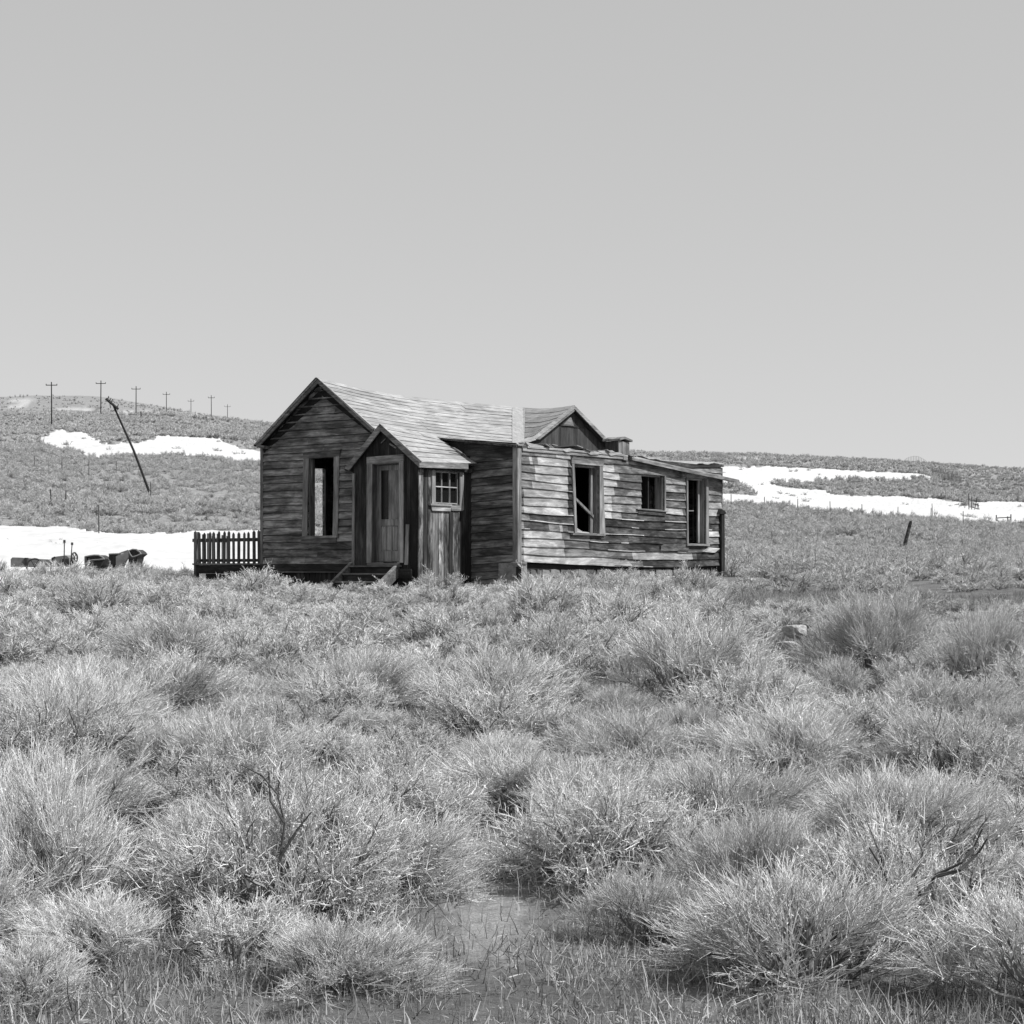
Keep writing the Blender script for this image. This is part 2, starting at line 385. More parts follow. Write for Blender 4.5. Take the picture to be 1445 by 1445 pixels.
def board(name, parent, fr, ss, lo, hi, mats, d_top=-.006, d_bot=-.034, thick=.018, pick=None, warp=.003):
    """clapboard: nodes ss along the wall, lower and upper edge heights, bottom edge stands proud"""
    V = []; Fc = []; mi = []; lip = None; run = 0
    kn = max(2, int((ss[-1] - ss[0]) / .7) + 2); kx = np.linspace(ss[0], ss[-1], kn)
    w = np.interp(ss, kx, [random.uniform(-warp, warp) for _ in kx]); e = np.interp(ss, kx, [random.uniform(-warp, warp) for _ in kx]) + np.array([random.uniform(-.0015, .0015) for _ in ss])
    for k, s in enumerate(ss):
        V += [fr.P(s, d_bot + w[k], lo[k] + e[k]), fr.P(s, d_bot + thick + w[k], lo[k] + e[k]), fr.P(s, d_top + thick, hi[k]), fr.P(s, d_top, hi[k])]
    n = len(ss); lips = []
    for k in range(n - 1):
        a = 4 * k; b = a + 4
        Fc += [(a, b, b + 3, a + 3), (a + 1, a + 2, b + 2, b + 1), (a, a + 1, b + 1, b), (a + 3, b + 3, b + 2, a + 2)]
        m = pick((ss[k] + ss[k + 1]) / 2, (lo[k] + hi[k]) / 2) if pick else 0
        mi += [m] * 4
        if pick:
            if run <= 0: run = random.randint(3, 12); lip = random.random() < .5
            run -= 1
            if m == 2 and lip:
                n0 = len(V)
                for q in (k, k + 1):
                    for (dd, zz) in ((d_bot + w[q] - .003, lo[q] + e[q] - .001), (d_bot + w[q] - .001, lo[q] + e[q] + .017)): V.append(fr.P(ss[q], dd, zz))
                lips.append((n0, n0 + 2, n0 + 3, n0 + 1))
    Fc += [(0, 3, 2, 1), (4 * n - 4, 4 * n - 3, 4 * n - 2, 4 * n - 1)]; mi += [mi[0], mi[-1]]
    Fc += lips; mi += [1] * len(lips)
    o = mesh_obj(name, V, Fc, mats, parent, mi)
    return o

def clad(parent, fr, s0, s1, rows, ztop, openings, mats, zbot=None, name='siding_board', step=.35, pick=None, joints=True, maxlen=4.2, **kw):
    """rows: list of (lo(s), hi(s)); openings: (s0,s1,z0,z1)"""
    for ri, (lo, hi) in enumerate(rows):
        cuts = {s0, s1}
        zc = (lo((s0 + s1) / 2) + hi((s0 + s1) / 2)) / 2
        for (a, b, c, d) in openings:
            if hi(a) > c + .01 and lo(a) < d - .01: cuts |= {a, b}
        cuts = sorted(cuts); pieces = []
        for a, b in zip(cuts[:-1], cuts[1:]):
            m = (a + b) / 2; l, h = lo(m), hi(m); dl = dh = None
            for (oa, ob, oc, od) in openings:
                if oa - 1e-6 <= m <= ob + 1e-6 and h > oc + .01 and l < od - .01:
                    if oc - l > .03: dh = oc
                    elif h - od > .03: dl = od
                    else: dl = 'none'
            if dl != 'none': pieces.append((a, b, dl, dh))
        for (a, b, dl, dh) in pieces:
            js = [a, b]
            if joints and b - a > 2.2 and random.random() < .55: js = [a, a + (b - a) * random.uniform(.3, .7), b]
            for p, q in zip(js[:-1], js[1:]):
                if q - p < .02: continue
                n = max(2, int((q - p) / step) + 2); ss = list(np.linspace(p + .002, q - .002, n))
                l = [lo(s) if dl is None else dl for s in ss]; h = [hi(s) if dh is None else dh for s in ss]
                h = [min(x, ztop(s)) for x, s in zip(h, ss)]
                keep = [i for i in range(n) if h[i] - l[i] > .012]
                if len(keep) < 2: continue
                i0, i1 = keep[0], keep[-1] + 1
                board(name, parent, fr, ss[i0:i1], l[i0:i1], h[i0:i1], mats, pick=pick, **kw)
def uprights(parent, fr, s0, s1, zb, zt, openings, mats, wmin=.12, wmax=.2, name='wall_board', d0=-.02, d1=.0, gap=.006):
    s = s0; 
    while s < s1 - .02:
        w = min(random.uniform(wmin, wmax), s1 - s)
        a, b = s + gap / 2, s + w - gap / 2; m = (a + b) / 2
        spans = [(0, 1)]; z0 = zb + random.uniform(-.03, .01)
        cuts = [(z0, None)]; segs = []; cur = z0
        for (oa, ob, oc, od) in sorted(openings, key=lambda o: o[2]):
            if oa < m < ob:
                if oc - cur > .03: segs.append((cur, oc, False))
                cur = od
        segs.append((cur, None, True)); dd = random.uniform(-.008, .004)
        for (l, h, top) in segs:
            if top: pts = [(a, l), (b, l), (b, zt(b)), (a, zt(a))]
            else: pts = [(a, l), (b, l), (b, h), (a, h)]
            if min(pts[2][1], pts[3][1]) - l > .02: prism(name, parent, fr, pts, d0 + dd, d1, mats)
        s += w
def backing(name, fr, s0, s1, zb, zt, openings, d0, d1, mat, cutsx=()):
    cuts = sorted({s0, s1} | {c for o in openings for c in o[:2]} | set(cutsx)); V = []; Fc = []
    for a, b in zip(cuts[:-1], cuts[1:]):
        m = (a + b) / 2; cur = (zb(a), zb(b)); ops = sorted([o for o in openings if o[0] - 1e-6 < m < o[1] + 1e-6], key=lambda o: o[2])
        spans = []
        for o in ops: spans.append((cur, (o[2], o[2]))); cur = (o[3], o[3])
        spans.append((cur, (zt(a), zt(b))))
        for (l, h) in spans:
            n = len(V)
            for d in (d0, d1): V += [fr.P(a, d, l[0]), fr.P(b, d, l[1]), fr.P(b, d, h[1]), fr.P(a, d, h[0])]
            Fc += [(n, n+1, n+2, n+3), (n+7, n+6, n+5, n+4), (n, n+4, n+5, n+1), (n+3, n+2, n+6, n+7), (n, n+3, n+7, n+4), (n+1, n+5, n+6, n+2)]
    return mesh_obj(name, V, Fc, mat, house)
def pxrect(fr, x0, x1, y0, y1):
    a = fr.inv(x0, (y0 + y1) / 2)[0]; b = fr.inv(x1, (y0 + y1) / 2)[0]; m = (x0 + x1) / 2
    return (a, b, fr.inv(m, y1)[1], fr.inv(m, y0)[1])
const = lambda c: (lambda s: c)

# ---- gable wall (left front)
ZB = 1.56
zap = FAO.inv(447, 533)[1]; zle = FAO.inv(360, 628)[1]
m1 = (zap - zle) / (L_Y / 2 + .08)
gab = lambda s: zap - .09 - m1 * abs(s + L_Y / 2)        # underside of roof over the gable wall
opA = pxrect(FA, 436, 472, 646.5, 756)
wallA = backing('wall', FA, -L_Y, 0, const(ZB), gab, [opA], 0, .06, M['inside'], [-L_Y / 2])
pA = .1665; rowsA = [((lambda i: (lambda s: ZB + .1 + i * pA + .004 * math.sin(s * 2 + i)))(i), (lambda i: (lambda s: ZB + .1 + (i + 1) * pA - .009 + .004 * math.sin(s * 2 + i + 1)))(i)) for i in range(26)]
clad(wallA, FA, -L_Y + .05, -.0, rowsA, gab, [opA], [M['siding_dark']], step=.12, d_bot=-.04)
prism('base_board', wallA, FA, rect(-L_Y - .02, 0, ZB - .06, ZB + .11), -.045, -.004, M['dark_y'])
prism('base_ledge', wallA, FA, rect(-L_Y - .04, .02, ZB - .085, ZB - .062), -.075, 0, M['trim_y'])
prism('corner_board', wallA, FA, rect(-L_Y - .03, -L_Y + .05, ZB, gab(-L_Y) + .02), -.035, .02, M['trim_z'])
ppx('frieze_board', wallA, FA, [(371, 629), (372, 640), (454, 561), (454, 548)], -.034, -.001, M['soffit_shade'])  # frieze coloured near-black to imitate the soffit's shade
ppx('frieze_board', wallA, FA, [(454, 548), (454, 558), (530, 618), (536, 612)], -.036, -.001, M['soffit_shade'])
ppx('belt_board', wallA, FA, [(376, 635.2), (376, 637), (520, 627), (520, 625)], -.036, -.002, M['trim_y'])
wA = prism('window', house, FA, rect(opA[0] - .01, opA[1] + .01, opA[2] - .05, opA[2] - .0), -.05, .16, M['trim_y']); wA['label'] = 'tall empty window opening in the gable wall'
ppx('casing', wA, FA, [(428, 647), (425.8, 757), (433, 757), (435.5, 647)], -.05, -.02, M['trim_z'])
ppx('casing', wA, FA, [(471.8, 645), (469, 756), (476, 757), (478.6, 643)], -.05, -.02, M['trim_zl'])
ppx('head_casing', wA, FA, [(427.5, 638.5), (427.5, 647.5), (479, 643.5), (479.5, 634.5)], -.056, -.02, M['trim_y'])
ppx('drip_cap', wA, FA, [(427, 637.4), (427, 638.6), (480.5, 634.6), (480.5, 633.2)], -.09, -.02, M['trim_y'])
ppx('sill', wA, FA, [(423, 757), (423, 761), (475, 759), (474.5, 755.5)], -.10, -.01, M['trim_y'])
ppx('apron', wA, FA, [(425, 761), (425, 767.5), (474, 765.5), (474, 759.5)], -.05, -.02, M['trim_y'])
prism('jamb', wA, FA, rect(opA[0], opA[0] + .035, opA[2], opA[3]), 0.0, .16, M['trim_z'])
prism('jamb', wA, FA, rect(opA[1] - .03, opA[1], opA[2], opA[3]), 0.0, .16, M['trim_z'])
ppx('sash_stile', wA, FA, [(436.5, 647), (434.5, 755), (438.2, 755), (440.5, 647)], .04, .08, M['trim_z'])

# ---- skirting below the gable wall
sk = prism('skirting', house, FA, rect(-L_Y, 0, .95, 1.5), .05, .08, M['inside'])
s = -L_Y
while s < -.02:
    w = random.uniform(.11, .2); 
    if random.random() < .85: prism('skirting_board', sk, FA, [(s, .9), (min(s + w - .012, 0), .9), (min(s + w - .012, 0), ZB - .085), (s + random.uniform(-.01, .01), ZB - .085)], .0, .022, M['dark_z'])
    s += w

# ---- left side wall with a window one sees through, end wall, back parts
opL = (1.0, 2.0, 2.0, 3.9)
e0 = FLW.inv(437, 661); e1 = FLW.inv(455, 661); zb_ = FLW.inv(446, 760)[1]
opL = (e0[0] - .05, e1[0], zb_ - .05, (e0[1] + e1[1]) / 2)
wl = backing('wall', FLW, 0.06, 9.7, const(ZB - .6), const(4.3), [opL], -.06, .0, M['siding_dark']); wl['label'] = 'long plank wall on the far left side'
wL = prism('window', house, FLW, rect(opL[0], opL[1], opL[2] - .05, opL[2]), -.1, .05, M['trim_y'])
prism('casing', wL, FLW, rect(opL[1], opL[1] + .09, opL[2], opL[3]), -.10, -.062, M['trim_z'])
prism('casing', wL, FLW, rect(opL[0] - .09, opL[0], opL[2], opL[3]), -.10, -.062, M['trim_z'])
prism('head_casing', wL, FLW, rect(opL[0] - .09, opL[1] + .09, opL[3] + .001, opL[3] + .09), -.10, -.062, M['trim_y'])
FE = Fr((END, 0), (0, -1))
FM = Fr((0, 0), (1, 0))
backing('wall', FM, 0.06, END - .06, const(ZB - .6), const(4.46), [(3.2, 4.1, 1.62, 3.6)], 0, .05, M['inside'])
backing('wall', FE, -L_Y, -CYW, const(ZB - .6), const(4.1), [], -.06, 0, M['siding_dark'])
box('floor', house, BX + .08, END - .06, CYW + .06, .0, ZB - .06, ZB + .01, M['inside'])
box('floor', house, .06, END - .06, .05, L_Y - .06, ZB - .06, ZB + .01, M['inside'])
box('ceiling', house, .06, END - .06, .06, L_Y - .06, 4.30, 4.33, M['inside'])
box('partition', house, 3.0, 3.05, .06, L_Y - .06, ZB, 4.3, M['inside'])
box('partition', house, 6.2, 6.25, CYW + .08, 0, ZB, 4.0, M['inside'])

# ---- long front wall (right), its rows sag
zbC = curve(FC, [(732, 793), (793, 796), (880, 799.5), (960, 801), (1012, 798), (1020, 797)])
topC = curve(FC, [(732, 629), (880, 642), (905, 647), (929, 652), (965, 657.5), (1018, 656.5)])
sC0, sC1 = BX + .0, FC.inv(1017, 740)[0]
zt0 = 4.12
def rowC(i, k=14):
    def f(s):
        a = zbC(s); wob = .012 * math.sin(s * 1.7 + i * 1.3) * (1 if 0 < i < k else 0)
        return a + (zt0 - a) * i / k + wob
    return f
opC = [pxrect(FC, 807.5, 843.5, 656, 752), pxrect(FC, 904, 935, 670, 718.5), pxrect(FC, 968, 994, 675, 767)]
wallC = backing('wall', FC, sC0, sC1, zbC, topC, opC, .0, .06, M['siding_mid'], list(np.linspace(sC0, sC1, 30)[1:-1])); wallC['label'] = 'long bleached and soot stained clapboard wall'
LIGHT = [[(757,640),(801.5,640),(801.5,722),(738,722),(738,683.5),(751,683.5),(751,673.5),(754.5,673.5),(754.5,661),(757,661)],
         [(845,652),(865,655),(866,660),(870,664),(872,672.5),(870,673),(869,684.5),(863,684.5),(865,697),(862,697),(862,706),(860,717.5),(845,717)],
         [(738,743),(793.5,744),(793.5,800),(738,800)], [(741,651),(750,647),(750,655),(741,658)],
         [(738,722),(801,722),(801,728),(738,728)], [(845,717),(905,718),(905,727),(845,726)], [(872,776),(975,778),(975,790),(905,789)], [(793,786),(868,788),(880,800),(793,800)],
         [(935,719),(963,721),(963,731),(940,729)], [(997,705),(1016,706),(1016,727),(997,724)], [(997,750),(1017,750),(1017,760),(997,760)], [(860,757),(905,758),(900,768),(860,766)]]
BURNT_AND_SHADOW = [[(738,729),(806,730),(806,743),(738,742)], [(848,727),(968,729),(968,757),(848,757)], [(830,757),(968,760),(968,778),(900,776),(830,774)], [(905,789),(1018,790),(1018,801),(905,801)],
         [(938,690),(965,690),(965,706),(938,706)], [(996,770),(1018,770),(1018,790),(976,790)], [(802,640),(806,640),(808,752),(801,752)], [(997,728),(1017,728),(1017,746),(997,746)]]  # narrow strip left of the braced window: casing shadow painted on the boards
def topx(fr, s, z):
    q = fr.o + fr.d * s; w = RW + U * q.x + Vv * q.y
    return CX + F * w.x / w.y, HY - (z - EYE) / w.y * F
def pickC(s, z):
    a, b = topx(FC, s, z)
    for p in BURNT_AND_SHADOW:
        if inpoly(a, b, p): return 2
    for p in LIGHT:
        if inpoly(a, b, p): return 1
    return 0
matsC = [M['siding_mid'], M['siding_light'], M['siding_burnt_shadow']]
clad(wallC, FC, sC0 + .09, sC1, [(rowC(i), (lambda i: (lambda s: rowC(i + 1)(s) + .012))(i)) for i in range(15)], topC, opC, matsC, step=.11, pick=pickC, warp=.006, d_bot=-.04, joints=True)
prism('corner_board', wallC, FC, [(sC0 - .005, zbC(sC0) - .01), (sC0 + .09, zbC(sC0) - .01), (sC0 + .085, topC(sC0) - .02), (sC0, topC(sC0) - .02)], -.045, .0, M['trim_zl'])
ppx('eave_board', wallC, FC, [(738, 632), (738, 636.5), (880, 648), (880, 643.5)], -.055, -.02, M['trim_x'])
ppx('eave_board', wallC, FC, [(745, 629), (745, 632), (880, 643.5), (880, 641)], -.075, -.02, M['roof_x'])
ppx('splice_block', wallC, FC, [(880, 642), (880, 649), (886, 650), (886, 642.5)], -.07, -.02, M['trim_x'])
# drooping rake board, leaning outward
a0, b0 = FC.inv(886, 644); a1, b1 = FC.inv(962, 661); a2, b2 = FC.inv(1029, 676)
V = []
for (a, b, w, t) in ((a0, b0, .07, .09), (a1, b1, .14, .11), (a2, b2, .24, .10)):
    V += [FC.P(a, -.03, b + .03), FC.P(a, -.05 - w, b - .03), FC.P(a, -.05 - w, b - t), FC.P(a, -.03, b - t * .7)]
mesh_obj('drooping_fascia', V, [(0, 1, 5, 4), (1, 2, 6, 5), (2, 3, 7, 6), (3, 0, 4, 7), (4, 5, 9, 8), (5, 6, 10, 9), (6, 7, 11, 10), (7, 4, 8, 11), (0, 3, 2, 1), (8, 9, 10, 11)], M['trim_x'], wallC)

def window_parts(w, fr, o, lz, mat, tw=.09, lean=0.0, sill=True):
    a, b, c, d = o
    prism('casing', w, fr, [(a - tw * .7 + lean, c - .03), (a - .0 + lean, c - .03), (a, d), (a - tw * .7, d)], -.062, -.02, mat)
    prism('casing', w, fr, [(b - .01, c - .05), (b + tw + lean, c - .05), (b + tw, d + .02), (b - .01, d + .02)], -.062, -.02, mat)
    prism('head_casing', w, fr, [(a - tw, d), (b + tw + .02, d - .0), (b + tw + .02, d + tw * .8), (a - tw, d + tw)], -.068, -.02, M['trim_x'])
    prism('jamb', w, fr, rect(b - .03, b, c, d), .0, .22, mat)
    prism('jamb', w, fr, rect(a, a + .03, c, d), .0, .22, M['trim_z'])
    if sill: prism('sill', w, fr, rect(a - tw, b + tw, c - .055, c - .012), -.10, .18, M['trim_x'])
w1 = prism('window', house, FC, rect(opC[0][0], opC[0][1], opC[0][3] - .05, opC[0][3]), .05, .2, M['trim_x']); w1['label'] = 'leaning empty window frame with a diagonal brace inside'
window_parts(w1, FC, opC[0], 0, M['trim_zl'], .12, .11)
ppx('brace', w1, FC, [(808, 697), (808, 701), (838, 731), (838, 727)], .07, .11, M['trim_z'])
ppx('sash_stile', w1, FC, [(834, 660), (833, 752), (837, 752), (837, 660)], .10, .15, M['trim_zl'])
ppx('sash_stile', w1, FC, [(808, 700), (810, 752), (813.5, 752), (811, 703)], .04, .09, M['trim_z'])
ppx('debris', w1, FC, [(813, 753), (814, 745), (822, 750), (830, 751), (834, 753)], .02, .12, M['plank_pale'])
w2 = prism('window', house, FC, rect(opC[1][0], opC[1][1], opC[1][3] - .04, opC[1][3]), .05, .2, M['trim_x']); w2['label'] = 'small square empty window opening'
prism('casing', w2, FC, rect(opC[1][1], opC[1][1] + .06, opC[1][2], opC[1][3]), -.06, -.02, M['trim_zl'])
prism('jamb', w2, FC, rect(opC[1][1] - .03, opC[1][1], opC[1][2], opC[1][3]), .0, .2, M['trim_z'])
ppx('apron', w2, FC, [(901, 719), (901, 725), (940, 728), (940, 722.5)], -.055, -.02, M['siding_burnt_shadow'])
ppx('sill', w2, FC, [(900, 717.6), (900, 719), (942, 722.5), (942, 721)], -.085, .1, M['trim_x'])
ppx('stud', w2, FC, [(919, 685), (919, 718), (920.6, 718), (920.6, 685)], .5, .55, M['plank_pale'])
ppx('stud', w2, FC, [(922.5, 684), (922.5, 718), (924.5, 718), (924.5, 684)], .5, .55, M['plank_pale'])
ppx('rail', w2, FC, [(924, 694), (924, 695.2), (932, 695.5), (932, 694)], .5, .54, M['trim_x'])
w3 = prism('doorway', house, FC, rect(opC[2][0], opC[2][1], opC[2][3] - .04, opC[2][3]), .05, .2, M['trim_x']); w3['label'] = 'narrow empty doorway at the right end'
window_parts(w3, FC, opC[2], 0, M['trim_zl'], .10, 0.03)
ppx('stud', w3, FC, [(979.3, 680), (979.3, 765), (980.4, 765), (980.4, 680)], .5, .54, M['trim_zl'])
ppx('rail', w3, FC, [(969, 720), (969, 721.5), (979, 721.5), (979, 720)], .12, .16, M['trim_x'])
ppx('loose_board', w3, FC, [(985, 678), (985, 766), (993, 766), (993, 678)], .10, .13, M['trim_z'])
# loose boards on the wall
ppx('loose_board', wallC, FC, [(868, 797.5), (884, 789.5), (893, 798.5)], -.05, -.03, M['siding_light'])
ppx('loose_board', wallC, FC, [(933, 770.5), (938, 768), (972, 768), (972, 777), (933, 778)], -.055, -.03, M['siding_mid'])
ppx('loose_board', wallC, FC, [(993, 778.6), (1000, 772.5), (1016, 774), (1009, 780)], -.07, -.03, M['siding_light'])
pc = ppx('corner_post', wallC, FC, [(1018.5, 720), (1018.5, 805), (1023, 806), (1022.5, 720)], -.10, .03, M['dark_z'])
ppx('post_cap', wallC, FC, [(1015.5, 725), (1019, 718.5), (1024.5, 722.5), (1024.5, 725.5)], -.12, .04, M['dark_z'])
prism('end_board', wallC, FC, rect(sC1 - .02, sC1 + .06, zbC(sC1) - .05, 3.0), .0, .03, M['siding_burnt_shadow'])

# ---- foundation stones under it
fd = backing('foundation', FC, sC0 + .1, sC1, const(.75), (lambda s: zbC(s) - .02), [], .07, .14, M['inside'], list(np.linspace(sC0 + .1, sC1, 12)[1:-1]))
def stone(name, parent, c, r, mat, seed, loc=None, flat=1.0, sub=2, smooth=False):
    import bmesh
    bm = bmesh.new(); bmesh.ops.create_icosphere(bm, subdivisions=sub, radius=1)
    rs = np.random.default_rng(seed); ax = rs.normal(size=(9, 3)); ax /= np.linalg.norm(ax, axis=1)[:, None]; lim = rs.uniform(.45, .85, 9)
    for v in bm.verts:
        p = np.array(v.co)
        for q in range(9):
            d = p @ ax[q]
            if d > lim[q]: p = p - ax[q] * (d - lim[q])
        p = p * np.array(r) + rs.normal(size=3) * min(r) * .02
        v.co = Vector((p[0] + c[0], p[1] + c[1], p[2] + c[2]))
    me = bpy.data.meshes.new(name); bm.to_mesh(me); bm.free(); me.materials.append(mat)
    o = bpy.data.objects.new(name, me); COL.objects.link(o)
    if parent: o.parent = parent
    return o
for rr in range(5):
    s = sC0 + .12
    while s < sC1 - .1:
        w = random.uniform(.16, .46); h = .15; z0_ = .78 + rr * .155; z1_ = z0_ + h
        if z0_ < zbC(s) - .08:
            z1_ = min(z1_, zbC(s) - .03); j = lambda q: random.uniform(-q, q)
            pts = [(s + .01 + j(.02), z0_ + j(.015)), (s + w * .5, z0_ - .01 + j(.02)), (s + w - .02 + j(.02), z0_ + j(.015)), (s + w - .01, (z0_ + z1_) / 2), (s + w - .03 + j(.02), z1_ - .012 + j(.015)), (s + w * .45, z1_ - .005 + j(.012)), (s + .02 + j(.02), z1_ - .012 + j(.015))]
            prism('foundation_stone', fd, FC, pts, random.uniform(.0, .05), .08, M['stone_dark'] if random.random() < .75 else M['stone'])
        s += w
# ---- end wall facing the porch
zBt = FB.inv(700, 622.5)[1]
tB = curve(FB, [(600, 617), (729, 624)])
opB = []
wallB = backing('wall', FB, .02, -CYW - .0, const(1.15), lambda s: tB(s) - .04, [], 0, .06, M['inside']); wallB['label'] = 'short end wall between porch and corner board'
# rows traced: they tilt up to the right
kB = .055
rowsB = [((lambda i: (lambda s: 1.12 + i * .166 + kB * (s - 1.2)))(i), (lambda i: (lambda s: 1.12 + (i + 1) * .166 - .009 + kB * (s - 1.2)))(i)) for i in range(19)]
trimB = curve(FB, [(660, 643.5), (728, 648)])
clad(wallB, FB, -PYS - .02, -CYW - .07, rowsB, lambda s: trimB(s) - .0, [], [M['siding_b']], joints=False, step=.2)
ppx('frieze_panel', wallB, FB, [(655, 620), (655, 643), (728, 648), (728, 625)], -.03, -.002, M['dark_y'])
prism('corner_board', wallB, FB, [(-CYW - .085, zbC(sC0) - .02), (-CYW + .045, zbC(sC0) - .02), (-CYW + .045, tB(2.9) - .05), (-CYW - .085, tB(2.9) - .05)], -.05, -.004, M['trim_z'])
ppx('pier', house, FB, [(703.5, 795), (703.5, 834), (731, 834), (731, 793)], -.12, .2, M['stone'])

# ---- porch
opD = pxrect(FP, 522, 565.5, 652, 794)
apx = FPO.inv(536, 598); lft = FPO.inv(485.5, 661.5); rgt = FPO.inv(592, 652)
def ptop(s, off=.10):
    return float(np.interp(s, [lft[0], apx[0], rgt[0]], [lft[1], apx[1], rgt[1]])) - off
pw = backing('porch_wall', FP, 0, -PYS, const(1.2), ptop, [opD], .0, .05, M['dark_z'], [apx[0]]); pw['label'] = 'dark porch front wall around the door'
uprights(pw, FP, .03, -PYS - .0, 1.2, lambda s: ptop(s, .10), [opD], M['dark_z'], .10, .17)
ppx('corner_board', pw, FP, [(497.2, 668), (496, 798), (499.3, 798), (500.5, 668)], -.055, -.03, M['trim_zl'])
ppx('loose_lath', pw, FP, [(572.5, 740), (570.5, 797), (575.5, 797), (577, 740)], -.05, -.03, M['trim_z'])
ppx('loose_lath', pw, FP, [(538, 624), (537, 626), (543.5, 620), (543.5, 618.5)], -.045, -.03, M['trim_y'])
ppx('loose_lath', pw, FP, [(550, 625), (549, 627), (558, 633), (559, 631)], -.045, -.03, M['trim_y'])
dr = ppx('door', house, FP, [(530.5, 655), (530.5, 793), (565, 793), (565, 653)], .16, .19, M['door_z']); dr['label'] = 'panelled porch door with a narrow dark pane'
ppx('door_stile', dr, FP, [(532, 657), (532, 792), (537.6, 792), (537.6, 657)], .13, .159, M['door_z'])
ppx('door_stile', dr, FP, [(561.5, 656), (561.5, 792), (565, 792), (565, 656)], .13, .159, M['door_z'])
ppx('door_rail', dr, FP, [(537.6, 657), (537.6, 664), (561.5, 663), (561.5, 656)], .131, .159, M['door_z'])
ppx('door_rail', dr, FP, [(537.6, 733), (537.6, 742), (561.5, 741.5), (561.5, 732.5)], .131, .159, M['door_z'])
ppx('door_rail', dr, FP, [(537.6, 778), (537.6, 792), (561.5, 792), (561.5, 777.5)], .131, .159, M['door_z'])
ppx('glass_pane', dr, FP, [(538, 664), (538, 733), (547.5, 732.5), (547.5, 663.5)], .142, .158, M['glass'])
ppx('door_panel', dr, FP, [(548.2, 663.5), (548.2, 732.5), (561.2, 732), (561.2, 663)], .142, .158, M['door_z'])
for (xa, xb) in ((538.5, 545.5), (546.3, 553), (554, 561)): ppx('door_panel', dr, FP, [(xa, 743), (xa, 776), (xb, 776), (xb, 743)], .146, .158, M['door_z'])
df = prism('door_frame', house, FP, rect(opD[0], opD[1], opD[2] - .05, opD[2]), -.1, .15, M['trim_y'])
prism('jamb', df, FP, rect(opD[0], opD[0] + .04, opD[2], opD[3]), .0, .16, M['trim_z'])
prism('jamb', df, FP, rect(opD[1] - .03, opD[1], opD[2], opD[3]), .0, .16, M['trim_z'])
prism('jamb_head', df, FP, rect(opD[0] + .04, opD[1] - .03, opD[3] - .04, opD[3]), .0, .16, M['trim_y'])
ppx('casing', df, FP, [(517.5, 655), (517, 794.5), (523.5, 794.5), (525, 655)], -.06, -.03, M['door_z'])
ppx('casing', df, FP, [(563, 653), (563, 794), (568.5, 794), (568.8, 651)], -.06, -.03, M['door_z'])
ppx('head_casing', df, FP, [(517.2, 645), (517.2, 655.5), (569, 652), (569, 641)], -.066, -.03, M['trim_y'])
# side wall with the six-pane window
zd_ = 0
opS = pxrect(FS, 612.5, 646.5, 663.5, 711)
zsf = lambda s: 3.68 + (s + 1.016) * .02
ps = backing('porch_wall', FS, PXF_, BX, const(1.1), zsf, [opS], .0, .05, M['inside']); ps['label'] = 'peeling upright boards of the porch side'
sx = PXF_ - .02
while sx < .34:
    wq = min(random.uniform(.11, .2), .345 - sx)
    uprights(ps, FS, sx, sx + wq, 1.02, zsf, [opS], random.choice([M['porch_z'], M['porch_z'], M['porch_z'], M['trim_z'], M['dark_z']]), wq, wq + .01, gap=.016)
    sx += wq
uprights(ps, FS, .345, BX - .0, 1.02, zsf, [opS], M['dark_z'], .10, .16)
ppx('wall_board', ps, FS, [(591, 666), (591, 828), (597, 829), (597, 666)], -.05, -.029, M['porch_z'])
wS = prism('window', house, FS, rect(opS[0], opS[1], opS[3] - .03, opS[3]), -.03, .08, M['trim_x']); wS['label'] = 'small six pane window in the porch side'
prism('glass_pane', wS, FS, rect(opS[0], opS[1], opS[2], opS[3]), .05, .056, M['glass'])
prism('casing', wS, FS, rect(opS[0] - .13, opS[0], opS[2] - .12, opS[3] + .02), -.045, -.021, M['trim_zl'])
prism('casing', wS, FS, rect(opS[1], opS[1] + .14, opS[2] - .12, opS[3] + .02), -.045, -.021, M['trim_zl'])
for k in range(4):
    q = opS[0] + (opS[1] - opS[0]) * k / 3; q = min(max(q, opS[0] + .018), opS[1] - .018)
    prism('muntin', wS, FS, rect(q - .014, q + .014, opS[2], opS[3]), .0 if k in (0, 3) else .01, .049, M['trim_zl'])
zm = (opS[2] + opS[3]) / 2
for (za) in (opS[2] + .014, zm, opS[3] - .045): prism('muntin', wS, FS, rect(opS[0], opS[1], za - .011, za + .011), .005, .045, M['roof_x'])
ppx('sill', wS, FS, [(608, 710.5), (608, 713), (638, 714.5), (638, 712)], -.09, .0, M['roof_x'])
ppx('apron', wS, FS, [(609, 713.2), (610, 720.5), (636, 721.5), (637, 714.6)], -.06, -.046, M['siding_light'])
ppx('apron', wS, FS, [(637.2, 713), (637.2, 720.5), (653, 721), (653, 713.5)], -.05, -.03, M['trim_x'])

